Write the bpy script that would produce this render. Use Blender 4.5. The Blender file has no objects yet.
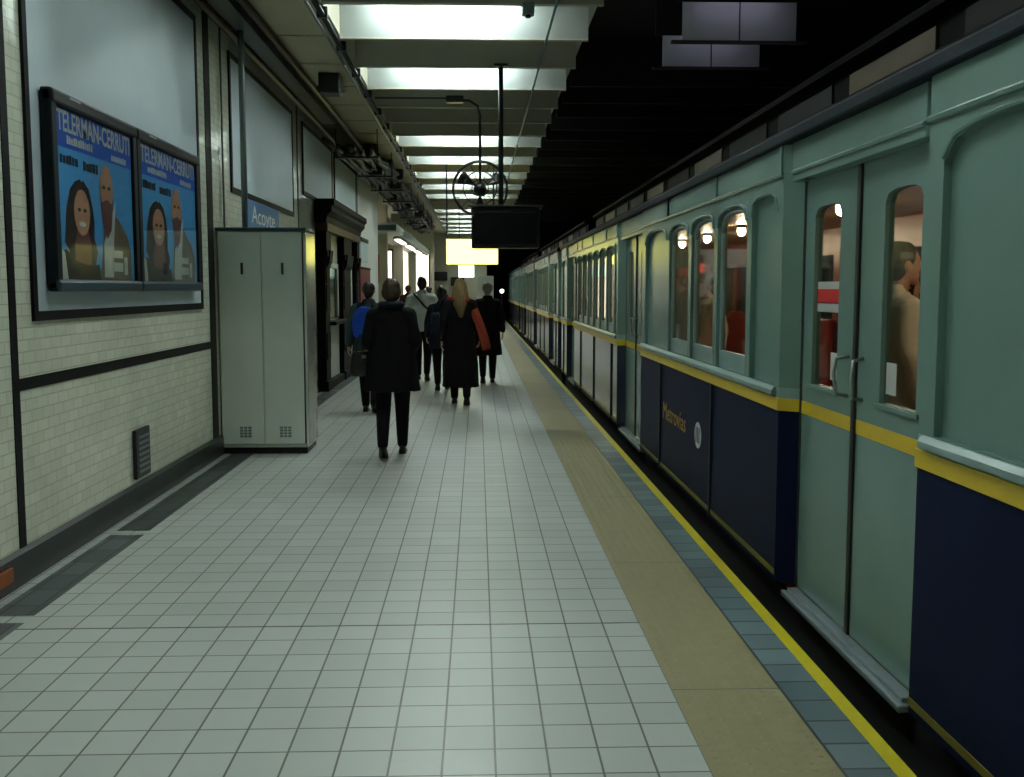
import bpy, bmesh, math, random
from mathutils import Vector, Matrix
random.seed(7)
S = bpy.context.scene
C = S.collection
PI = math.pi

# ------------------------------------------------------------------ materials
def lin(c):
    c = c / 255.0
    return c / 12.92 if c <= 0.04045 else ((c + 0.055) / 1.055) ** 2.4
def rgb(r, g, b):
    return (lin(r), lin(g), lin(b), 1)

def newmat(name):
    m = bpy.data.materials.new(name); m.use_nodes = True
    nt = m.node_tree; nt.nodes.clear()
    out = nt.nodes.new('ShaderNodeOutputMaterial')
    return m, nt, out

def pm(name, col, rough=0.5, metal=0.0, var=0.12, scale=8.0, bump=0.0, spec=0.5, coat=0.0):
    """painted / plain surface: base colour with slight procedural wear"""
    m, nt, out = newmat(name)
    b = nt.nodes.new('ShaderNodeBsdfPrincipled')
    b.inputs['Roughness'].default_value = rough
    b.inputs['Metallic'].default_value = metal
    b.inputs['Specular IOR Level'].default_value = spec
    b.inputs['Coat Weight'].default_value = coat
    tc = nt.nodes.new('ShaderNodeTexCoord')
    n = nt.nodes.new('ShaderNodeTexNoise'); n.inputs['Scale'].default_value = scale; n.inputs['Detail'].default_value = 5
    nt.links.new(tc.outputs['Object'], n.inputs['Vector'])
    mx = nt.nodes.new('ShaderNodeMix'); mx.data_type = 'RGBA'
    mx.inputs['A'].default_value = tuple(c * (1 - var) for c in col[:3]) + (1,)
    mx.inputs['B'].default_value = tuple(min(1, c * (1 + var)) for c in col[:3]) + (1,)
    nt.links.new(n.outputs['Fac'], mx.inputs['Factor'])
    nt.links.new(mx.outputs['Result'], b.inputs['Base Color'])
    if bump > 0:
        bp = nt.nodes.new('ShaderNodeBump'); bp.inputs['Strength'].default_value = bump; bp.inputs['Distance'].default_value = 0.01
        nt.links.new(n.outputs['Fac'], bp.inputs['Height']); nt.links.new(bp.outputs['Normal'], b.inputs['Normal'])
    nt.links.new(b.outputs['BSDF'], out.inputs['Surface'])
    return m

def em(name, col, strength):
    m, nt, out = newmat(name)
    e = nt.nodes.new('ShaderNodeEmission'); e.inputs['Color'].default_value = col; e.inputs['Strength'].default_value = strength
    nt.links.new(e.outputs['Emission'], out.inputs['Surface'])
    return m

def glassmat(name, tint=(0.8, 0.85, 0.82, 1), gl=0.06):
    m, nt, out = newmat(name)
    t = nt.nodes.new('ShaderNodeBsdfTransparent'); t.inputs['Color'].default_value = tint
    g = nt.nodes.new('ShaderNodeBsdfGlossy'); g.inputs['Roughness'].default_value = gl
    lw = nt.nodes.new('ShaderNodeLayerWeight'); lw.inputs['Blend'].default_value = 0.5
    pw = nt.nodes.new('ShaderNodeMath'); pw.operation = 'POWER'; pw.inputs[1].default_value = 5.0
    nt.links.new(lw.outputs['Facing'], pw.inputs[0])
    fr = nt.nodes.new('ShaderNodeMath'); fr.operation = 'MULTIPLY_ADD'; fr.inputs[1].default_value = 0.9; fr.inputs[2].default_value = 0.035
    nt.links.new(pw.outputs[0], fr.inputs[0])
    mx = nt.nodes.new('ShaderNodeMixShader')
    nt.links.new(fr.outputs[0], mx.inputs['Fac'])
    nt.links.new(t.outputs['BSDF'], mx.inputs[1]); nt.links.new(g.outputs['BSDF'], mx.inputs[2])
    nt.links.new(mx.outputs['Shader'], out.inputs['Surface'])
    return m

def tilemat(name, axes, w, h, off, c1, c2, grout, mortar, rough, offset=0.0, bump=0.3, warp=0.0, dirt=0.0, dirtcol=(0.1, 0.1, 0.08, 1), wide=None):
    """tiles in world metres. axes e.g. 'xy' / 'yz'; off = shift of joint lines"""
    m, nt, out = newmat(name)
    b = nt.nodes.new('ShaderNodeBsdfPrincipled'); b.inputs['Roughness'].default_value = rough
    tc = nt.nodes.new('ShaderNodeTexCoord')
    sep = nt.nodes.new('ShaderNodeSeparateXYZ'); nt.links.new(tc.outputs['Object'], sep.inputs[0])
    comb = nt.nodes.new('ShaderNodeCombineXYZ')
    for i, a in enumerate(axes):
        ad = nt.nodes.new('ShaderNodeMath'); ad.operation = 'ADD'; ad.inputs[1].default_value = off[i]
        nt.links.new(sep.outputs['xyz'.index(a)], ad.inputs[0]); nt.links.new(ad.outputs[0], comb.inputs[i])
    br = nt.nodes.new('ShaderNodeTexBrick'); br.offset = offset; br.squash = 1.0
    br.inputs['Color1'].default_value = c1; br.inputs['Color2'].default_value = c2; br.inputs['Mortar'].default_value = grout
    br.inputs['Scale'].default_value = 1.0; br.inputs['Mortar Size'].default_value = mortar
    br.inputs['Brick Width'].default_value = w; br.inputs['Row Height'].default_value = h
    br.inputs['Mortar Smooth'].default_value = 0.1; br.inputs['Bias'].default_value = 0.0
    nt.links.new(comb.outputs[0], br.inputs['Vector'])
    col = br.outputs['Color']
    n = nt.nodes.new('ShaderNodeTexNoise'); n.inputs['Scale'].default_value = 2.2; n.inputs['Detail'].default_value = 6
    nt.links.new(tc.outputs['Object'], n.inputs['Vector'])
    if dirt > 0:
        rp = nt.nodes.new('ShaderNodeMapRange'); rp.inputs['From Min'].default_value = 0.5; rp.inputs['From Max'].default_value = 0.75
        rp.inputs['To Max'].default_value = dirt
        nt.links.new(n.outputs['Fac'], rp.inputs['Value'])
        mx = nt.nodes.new('ShaderNodeMix'); mx.data_type = 'RGBA'; mx.inputs['B'].default_value = dirtcol
        nt.links.new(rp.outputs['Result'], mx.inputs['Factor']); nt.links.new(col, mx.inputs['A'])
        col = mx.outputs['Result']
    nt.links.new(col, b.inputs['Base Color'])
    inv = nt.nodes.new('ShaderNodeMath'); inv.operation = 'SUBTRACT'; inv.inputs[0].default_value = 1.0
    nt.links.new(br.outputs['Fac'], inv.inputs[1])
    hsum = inv.outputs[0]
    if warp > 0:
        nn = nt.nodes.new('ShaderNodeTexNoise'); nn.inputs['Scale'].default_value = 9.0; nn.inputs['Detail'].default_value = 1
        nt.links.new(tc.outputs['Object'], nn.inputs['Vector'])
        ml = nt.nodes.new('ShaderNodeMath'); ml.operation = 'MULTIPLY_ADD'; ml.inputs[1].default_value = warp
        nt.links.new(nn.outputs['Fac'], ml.inputs[0]); nt.links.new(hsum, ml.inputs[2]); hsum = ml.outputs[0]
    bp = nt.nodes.new('ShaderNodeBump'); bp.inputs['Strength'].default_value = bump; bp.inputs['Distance'].default_value = 0.003
    nt.links.new(hsum, bp.inputs['Height']); nt.links.new(bp.outputs['Normal'], b.inputs['Normal'])
    nt.links.new(b.outputs['BSDF'], out.inputs['Surface'])
    return m

M = {}
M['floor'] = tilemat('floor_tiles', 'xy', 0.1795, 0.193, (-0.056 + 0.1795 * 60, 10.609), rgb(194, 200, 198), rgb(184, 191, 188), rgb(96, 98, 92), 0.0042, 0.38, 0.0, 0.4, 0.15, 0.10, (0.36, 0.38, 0.36, 1))
M['wall_tile'] = tilemat('wall_tiles', 'yz', 0.15, 0.066, (30.0, 0.0), rgb(230, 234, 216), rgb(220, 224, 206), rgb(200, 200, 180), 0.003, 0.08, 0.5, 0.5, 3.6, 0.2, (0.34, 0.31, 0.2, 1))
M['slate_tile'] = tilemat('slate_tiles', 'xy', 0.18, 0.193, (-1.21 + 0.18 * 60, 10.609), rgb(124, 146, 154), rgb(78, 98, 106), rgb(34, 40, 42), 0.007, 0.35, 0.0, 0.4, 0.1, 0.3, (0.1, 0.11, 0.11, 1))
M['dark_tile'] = tilemat('dark_border_tiles', 'xy', 0.14, 0.28, (20.0, 20.0), rgb(92, 104, 106), rgb(52, 60, 62), rgb(30, 32, 32), 0.006, 0.4, 0.0, 0.4, 0.1, 0.3, (0.05, 0.05, 0.05, 1))
M['tactile'] = pm('tactile_tan', rgb(150, 142, 104), 0.6, var=0.12, scale=14, bump=0.15)
M['yellow_line'] = pm('yellow_edge_paint', rgb(214, 200, 18), 0.45, var=0.1, scale=20)
M['black_gran'] = pm('black_granite', rgb(34, 36, 34), 0.3, var=0.4, scale=30)
M['black_tile'] = pm('black_glazed_tile', rgb(13, 14, 16), 0.5, var=0.2, spec=0.15)
M['board'] = pm('grey_blue_board', rgb(200, 216, 224), 0.4, var=0.06, scale=3)
M['ceil'] = pm('ceiling_grey', rgb(190, 190, 178), 0.7, var=0.1, scale=4)
M['beam'] = pm('beam_grey', rgb(196, 192, 172), 0.6, var=0.08, scale=4)
M['beamwhite'] = pm('beam_white', rgb(150, 158, 156), 0.5, var=0.03, scale=4)
M['soffit'] = pm('soffit_tan', rgb(186, 178, 146), 0.6, var=0.12, scale=3)
M['tube'] = em('fluorescent_tube', (0.88, 1.0, 0.96, 1), 27.0)
M['tube_dim'] = em('dim_violet_tube', (0.80, 0.70, 1.0, 1), 1.7)
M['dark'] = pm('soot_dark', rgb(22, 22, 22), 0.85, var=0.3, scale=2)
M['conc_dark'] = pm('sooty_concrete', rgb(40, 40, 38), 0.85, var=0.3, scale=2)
M['pipe'] = pm('grey_pipe', rgb(122, 136, 138), 0.4, 0.3, var=0.1)
M['pipe_dark'] = pm('dark_pipe', rgb(34, 38, 40), 0.35, 0.2, var=0.2)
M['cable'] = pm('dark_cable', rgb(30, 26, 24), 0.45, var=0.3)
M['rust'] = pm('rusty_pipe', rgb(78, 60, 40), 0.4, 0.2, var=0.4, scale=12)
M['cab'] = pm('cabinet_green_grey', rgb(224, 236, 226), 0.27, var=0.05, scale=5)
M['cab_side'] = pm('cabinet_side_grey', rgb(170, 172, 160), 0.2, 0.35, var=0.12, scale=6)
M['black'] = pm('black_plastic', rgb(14, 15, 16), 0.45, var=0.2)
M['frame_blk'] = pm('case_frame_black', rgb(15, 22, 28), 0.45, var=0.2, spec=0.2)
M['frame_lo'] = pm('case_frame_slate', rgb(52, 72, 84), 0.35, 0.3, var=0.1)
M['glass'] = glassmat('case_glass', (0.92, 0.94, 0.94, 1), 0.05)
M['tglass'] = glassmat('train_glass', (0.72, 0.74, 0.70, 1), 0.04)
M['white'] = pm('white_paint', rgb(225, 228, 224), 0.5, var=0.04)
M['blue_sign'] = pm('blue_sign', rgb(70, 120, 172), 0.45, var=0.04)
M['wood_dark'] = pm('black_stained_wood', rgb(9, 8, 8), 0.65, var=0.4, scale=14, spec=0.1)
M['wood'] = pm('brown_wood', rgb(62, 46, 28), 0.45, var=0.3, scale=14, spec=0.25)
M['panel_lt'] = pm('pale_panel', rgb(176, 184, 174), 0.45, var=0.06)
M['t_green'] = pm('train_green', rgb(104, 133, 127), 0.27, var=0.10, scale=2.5)
M['t_rail'] = pm('train_rail_pale', rgb(124, 150, 148), 0.3, var=0.1, scale=4)
M['t_navy'] = pm('train_navy', rgb(21, 28, 54), 0.4, var=0.25, scale=3, spec=0.02)
M['t_navy_gloss'] = pm('train_navy_polished', rgb(24, 32, 58), 0.16, var=0.25, scale=3, spec=0.5)
M['t_yel'] = pm('train_yellow', rgb(206, 176, 26), 0.33, var=0.12, scale=5)
M['t_ylow'] = pm('train_dull_yellow', rgb(104, 96, 24), 0.5, var=0.3, scale=5)
M['t_gut'] = pm('train_gutter_blue', rgb(12, 24, 33), 0.65, var=0.3, scale=5, spec=0.12)
M['t_roof'] = pm('train_roof', rgb(8, 8, 8), 0.85, var=0.4, scale=4, spec=0.08)
M['t_cler'] = pm('clerestory_tan', rgb(66, 52, 32), 0.45, var=0.7, scale=3, spec=0.2)
M['t_clerd'] = pm('clerestory_sooty', rgb(7, 6, 6), 0.6, var=0.5, scale=3, spec=0.1)  # near black tone of most clerestory panes
M['t_wood'] = pm('carriage_wood', rgb(138, 62, 36), 0.3, var=0.35, scale=10)
M['t_seat'] = pm('carriage_seat_red', rgb(140, 34, 22), 0.4, var=0.2)
M['t_ceil'] = pm('carriage_cream', rgb(188, 168, 132), 0.4, var=0.06)
M['lamp'] = em('carriage_lamp', (1.0, 0.80, 0.55, 1), 55.0)
M['metal'] = pm('worn_metal', rgb(150, 156, 156), 0.3, 0.8, var=0.2)
M['sill_m'] = pm('door_sill_metal', rgb(128, 140, 144), 0.35, 0.4, var=0.25, scale=12)
M['under'] = pm('underframe_black', rgb(14, 14, 14), 0.8, var=0.3)
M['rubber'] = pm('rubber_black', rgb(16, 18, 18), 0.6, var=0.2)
M['ysign'] = em('yellow_lit_sign', (1.0, 0.95, 0.2, 1), 0.9)
M['gsign'] = em('green_lit_sign', (0.72, 1.0, 0.78, 1), 0.7)
M['shopwin'] = em('shop_window_glow', (1.0, 0.86, 0.62, 1), 0.7)
M['shoplamp'] = em('shop_lamp', (1.0, 0.92, 0.74, 1), 1.4)
M['redlamp'] = em('red_lit_sign', (1.0, 0.10, 0.06, 1), 0.4)
M['traillamp'] = em('tail_lamp', (1.0, 0.97, 0.9, 1), 2.5)
M['red'] = pm('dark_red_board', rgb(116, 24, 26), 0.5, var=0.1)
M['cream_wall'] = pm('cream_plaster', rgb(190, 188, 168), 0.6, var=0.06)
M['skin'] = pm('skin', rgb(206, 160, 132), 0.5, var=0.08, scale=20)
M['skin2'] = pm('skin_tan', rgb(178, 128, 98), 0.5, var=0.08, scale=20)
M['eyew'] = pm('eye_white', rgb(230, 228, 222), 0.3, var=0.02)
M['lips'] = pm('lips', rgb(156, 84, 76), 0.5, var=0.05)
def cloth(name, col): return pm(name, col, 0.85, var=0.18, scale=40, bump=0.1, spec=0.25)
M['c_black'] = cloth('cloth_black', rgb(6, 6, 7))
M['c_black2'] = cloth('cloth_black_blue', rgb(7, 8, 12))
M['c_grey'] = cloth('cloth_grey_blue', rgb(214, 228, 228))
M['c_teal'] = cloth('cloth_teal', rgb(58, 78, 78))
M['c_blue'] = cloth('cloth_blue', rgb(34, 78, 190))
M['c_dkblue'] = cloth('cloth_dark_blue', rgb(24, 32, 46))
M['c_orange'] = cloth('cloth_orange', rgb(150, 62, 44))
M['c_red'] = cloth('cloth_red', rgb(176, 30, 32))
M['c_white'] = cloth('cloth_cream', rgb(214, 206, 190))
M['c_brown'] = cloth('cloth_brown', rgb(70, 48, 36))
M['h_auburn'] = pm('hair_auburn', rgb(62, 42, 28), 0.45, var=0.35, scale=60, bump=0.4)
M['h_dark'] = pm('hair_dark', rgb(26, 20, 18), 0.4, var=0.3, scale=60, bump=0.4)
M['h_blond'] = pm('hair_blond', rgb(128, 106, 66), 0.45, var=0.3, scale=60, bump=0.4)
M['h_grey'] = pm('hair_grey', rgb(150, 152, 148), 0.5, var=0.2, scale=60, bump=0.4)
M['leather'] = pm('black_leather', rgb(12, 11, 11), 0.3, var=0.3, scale=30, bump=0.2)
M['p_blue'] = pm('poster_blue', rgb(84, 176, 246), 0.5, var=0.10, scale=1.5)
M['p_navy'] = pm('poster_navy', rgb(44, 104, 220), 0.5, var=0.06)
M['p_white'] = pm('poster_white', rgb(224, 226, 220), 0.5, var=0.04)
M['p_dark'] = pm('poster_ink', rgb(38, 48, 60), 0.5, var=0.1)
M['p_hair'] = pm('poster_dark_brown', rgb(44, 28, 24), 0.5, var=0.3, scale=9)
M['p_skin'] = pm('poster_skin', rgb(214, 156, 122), 0.5, var=0.25, scale=7)
M['p_jack'] = pm('poster_brown', rgb(128, 106, 84), 0.5, var=0.25, scale=7)
M['p_plum'] = pm('poster_plum', rgb(128, 80, 70), 0.5, var=0.25, scale=7)
M['orangewood'] = pm('orange_brown_wood', rgb(164, 84, 36), 0.5, var=0.2)
M['logo'] = pm('logo_gold', rgb(168, 124, 30), 0.4, var=0.15)
M['sticker'] = pm('sticker_grey', rgb(176, 180, 178), 0.5, var=0.05)
M['sticker_r'] = pm('sticker_red', rgb(200, 40, 40), 0.5, var=0.05)
M['white_logo'] = pm('logo_white', rgb(200, 206, 204), 0.4, var=0.05)

# ------------------------------------------------------------------ mesh helpers
class MB:
    def __init__(self): self.v = []; self.f = []; self.m = []; self.mi = 0
    def add(self, vs, fs):
        o = len(self.v); self.v += [tuple(x) for x in vs]
        for f in fs: self.f.append(tuple(i + o for i in f)); self.m.append(self.mi)
        return self
    def box(self, x0, x1, y0, y1, z0, z1):
        x0, x1 = sorted((x0, x1)); y0, y1 = sorted((y0, y1)); z0, z1 = sorted((z0, z1))
        v = [(x, y, z) for z in (z0, z1) for y in (y0, y1) for x in (x0, x1)]
        return self.add(v, [(0, 2, 3, 1), (4, 5, 7, 6), (0, 1, 5, 4), (2, 6, 7, 3), (0, 4, 6, 2), (1, 3, 7, 5)])
    def bbox(self, x0, x1, y0, y1, z0, z1, b=0.006):
        """box with chamfered edges"""
        x0, x1 = sorted((x0, x1)); y0, y1 = sorted((y0, y1)); z0, z1 = sorted((z0, z1))
        b = min(b, (x1 - x0) * .3, (y1 - y0) * .3, (z1 - z0) * .3)
        bm = bmesh.new(); bmesh.ops.create_cube(bm, size=1)
        for v in bm.verts:
            v.co = Vector(((x0 + x1) / 2 + v.co.x * (x1 - x0), (y0 + y1) / 2 + v.co.y * (y1 - y0), (z0 + z1) / 2 + v.co.z * (z1 - z0)))
        bmesh.ops.bevel(bm, geom=bm.edges[:], offset=b, segments=2, affect='EDGES', profile=0.5)
        bm.verts.index_update()
        self.add([v.co[:] for v in bm.verts], [[v.index for v in f.verts] for f in bm.faces]); bm.free()
        return self
    def prism(self, pts, axis, a, b):
        """extrude 2-D polygon along axis from a to b. pts are the two remaining coords in xyz order"""
        def mk(p, t):
            q = list(p); q.insert('xyz'.index(axis), t); return tuple(q)
        n = len(pts)
        v = [mk(p, a) for p in pts] + [mk(p, b) for p in pts]
        fs = [tuple(range(n))[::-1], tuple(range(n, 2 * n))] + [(i, (i + 1) % n, n + (i + 1) % n, n + i) for i in range(n)]
        return self.add(v, fs)
    def loft(self, rings, cap=True, closed=True):
        n = len(rings[0]); v = [p for r in rings for p in r]; fs = []
        for k in range(len(rings) - 1):
            for i in range(n if closed else n - 1):
                j = (i + 1) % n
                fs.append((k * n + i, k * n + j, (k + 1) * n + j, (k + 1) * n + i))
        if cap: fs += [tuple(range(n))[::-1], tuple(range((len(rings) - 1) * n, len(rings) * n))]
        return self.add(v, fs)
    def tube(self, pts, r, n=8, cap=True):
        pts = [Vector(p) for p in pts]
        rs = r if isinstance(r, (list, tuple)) else [r] * len(pts)
        rings = []; prev = None
        for i, p in enumerate(pts):
            d = (pts[min(i + 1, len(pts) - 1)] - pts[max(i - 1, 0)]).normalized()
            if prev is None:
                u = d.orthogonal().normalized()
            else:
                u = (prev - d * prev.dot(d))
                u = u.normalized() if u.length > 1e-6 else d.orthogonal().normalized()
            prev = u; w = d.cross(u)
            rings.append([p + (u * math.cos(2 * PI * k / n) + w * math.sin(2 * PI * k / n)) * rs[i] for k in range(n)])
        return self.loft(rings, cap)
    def caps(self, a, b, ra, rb, n=10, flat=None):
        """tapered capsule"""
        a = Vector(a); b = Vector(b); d = b - a; L = d.length
        d = d.normalized() if L > 1e-6 else Vector((0, 0, 1))
        u = d.orthogonal().normalized(); w = d.cross(u); rings = []
        for (p, r, s0, s1) in ((a, ra, -90, 0), (b, rb, 0, 90)):
            for k in range(4):
                t = math.radians(s0 + (s1 - s0) * k / 3)
                rr = max(r * math.cos(t), r * 0.02); c = p + d * (r * math.sin(t))
                rings.append([c + (u * math.cos(2 * PI * i / n) + w * math.sin(2 * PI * i / n)) * rr for i in range(n)])
        return self.loft(rings)
    def ell(self, c, r, n=14, rot=None):
        rings = []; m = 9
        for k in range(m):
            t = -PI / 2 + PI * k / (m - 1); rr = max(math.cos(t), 0.02)
            ring = []
            for i in range(n):
                p = Vector((r[0] * rr * math.cos(2 * PI * i / n), r[1] * rr * math.sin(2 * PI * i / n), r[2] * math.sin(t)))
                if rot: p = rot @ p
                ring.append(Vector(c) + p)
            rings.append(ring)
        return self.loft(rings)
    def chain(self, pts, rs, n=10):
        for i in range(len(pts) - 1): self.caps(pts[i], pts[i + 1], rs[i], rs[i + 1], n)
        return self
    def lathe(self, prof, c, n=16):
        rings = [[(c[0] + r * math.cos(2 * PI * i / n), c[1] + r * math.sin(2 * PI * i / n), c[2] + z) for i in range(n)] for r, z in prof]
        return self.loft(rings)
    def mesh(self, name, mats, smooth=False):
        me = bpy.data.meshes.new(name); me.from_pydata(self.v, [], self.f)
        for m in (mats if isinstance(mats, (list, tuple)) else [mats]): me.materials.append(m)
        me.polygons.foreach_set('material_index', self.m)
        bm = bmesh.new(); bm.from_mesh(me); bmesh.ops.recalc_face_normals(bm, faces=bm.faces); bm.to_mesh(me); bm.free()
        if smooth: me.polygons.foreach_set('use_smooth', [True] * len(me.polygons))
        me.update(); return me
    def build(self, name, mats, parent=None, smooth=False, label=None):
        o = bpy.data.objects.new(name, self.mesh(name, mats, smooth)); C.objects.link(o)
        if parent:
            o.parent = parent
            par = parent
            T = Matrix.Identity(4)
            while par: T = par.matrix_basis @ T if par.parent is None else par.matrix_basis @ T; par = par.parent
            # meshes are written in world coordinates unless the root sits elsewhere
            if parent.get('_world', 0): o.matrix_basis = T.inverted()
        if label: o['label'] = label
        return o

def tag(o, label, cat, group=None):
    o['label'] = label; o['category'] = cat
    if group: o['group'] = group
    return o
def thing(name, label, cat, loc=(0, 0, 0), rotz=0.0, group=None):
    """Empty at the thing's base; parts are modelled in its local frame"""
    o = bpy.data.objects.new(name, None); C.objects.link(o)
    o.location = loc; o.rotation_euler = (0, 0, rotz); o.empty_display_size = 0.1
    return tag(o, label, cat, group)
def struct(name, mb, m, smooth=False, parent=None):
    o = mb.build(name, m, parent, smooth)
    if not parent: o['kind'] = 'structure'
    return o
def copy_tree(o, parent=None):
    c = o.copy(); C.objects.link(c); c.parent = parent
    for ch in list(o.children): copy_tree(ch, c)
    return c

def text_mesh(txt, size, name, bold=0.0):
    """flat lettering mesh: x right, y up, origin left-baseline"""
    cu = bpy.data.curves.new(name, 'FONT'); cu.body = txt; cu.size = size; cu.extrude = 0.001; cu.resolution_u = 3; cu.offset = bold
    o = bpy.data.objects.new(name, cu); C.objects.link(o)
    dg = bpy.context.evaluated_depsgraph_get()
    me = bpy.data.meshes.new_from_object(o.evaluated_get(dg))
    bpy.data.objects.remove(o)
    return me
def lettering(txt, height, width, mat, M4, name='lettering', parent=None, bold=0.0):
    me = text_mesh(txt, 1.0, name, bold)
    xs = [v.co.x for v in me.vertices]; ys = [v.co.y for v in me.vertices]
    sx = width / (max(xs) - min(xs)); sy = height / (max(ys) - min(ys)); x0, y0 = min(xs), min(ys)
    for v in me.vertices:
        v.co = M4 @ Vector(((v.co.x - x0) * sx, (v.co.y - y0) * sy, v.co.z))
    me.materials.clear(); me.materials.append(mat); me.name = name
    o = bpy.data.objects.new(name, me); C.objects.link(o); o.parent = parent
    return o
def plane_from(origin, right, up):
    r = Vector(right); u = Vector(up); n = r.cross(u)
    return Matrix(((r.x, u.x, n.x, origin[0]), (r.y, u.y, n.y, origin[1]), (r.z, u.z, n.z, origin[2]), (0, 0, 0, 1)))

def remesh(mb, name, mat, parent, voxel=0.01, smooth=4, noise=0.0):
    me = mb.mesh('tmp', mat); t = bpy.data.objects.new('tmp', me); C.objects.link(t)
    md = t.modifiers.new('r', 'REMESH'); md.mode = 'VOXEL'; md.voxel_size = voxel; md.use_smooth_shade = True
    sm = t.modifiers.new('s', 'SMOOTH'); sm.iterations = smooth; sm.factor = 0.5
    dg = bpy.context.evaluated_depsgraph_get()
    m2 = bpy.data.meshes.new_from_object(t.evaluated_get(dg)); bpy.data.objects.remove(t); bpy.data.meshes.remove(me)
    m2.materials.clear(); m2.materials.append(mat); m2.name = name
    if noise > 0:
        from mathutils import noise as nz
        nv = len(m2.vertices); co = [0.0] * (nv * 3); no = [0.0] * (nv * 3)
        m2.vertices.foreach_get('co', co); m2.vertex_normals.foreach_get('vector', no)
        for i in range(0, nv * 3, 3):
            d = noise * nz.noise(Vector((co[i] * 12.6, co[i + 1] * 12.6, co[i + 2] * 4.5)))
            co[i] += no[i] * d; co[i + 1] += no[i + 1] * d; co[i + 2] += no[i + 2] * d
        m2.vertices.foreach_set('co', co); m2.update()
    m2.polygons.foreach_set('use_smooth', [True] * len(m2.polygons))
    o = bpy.data.objects.new(name, m2); C.objects.link(o); o.parent = parent
    return o

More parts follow.
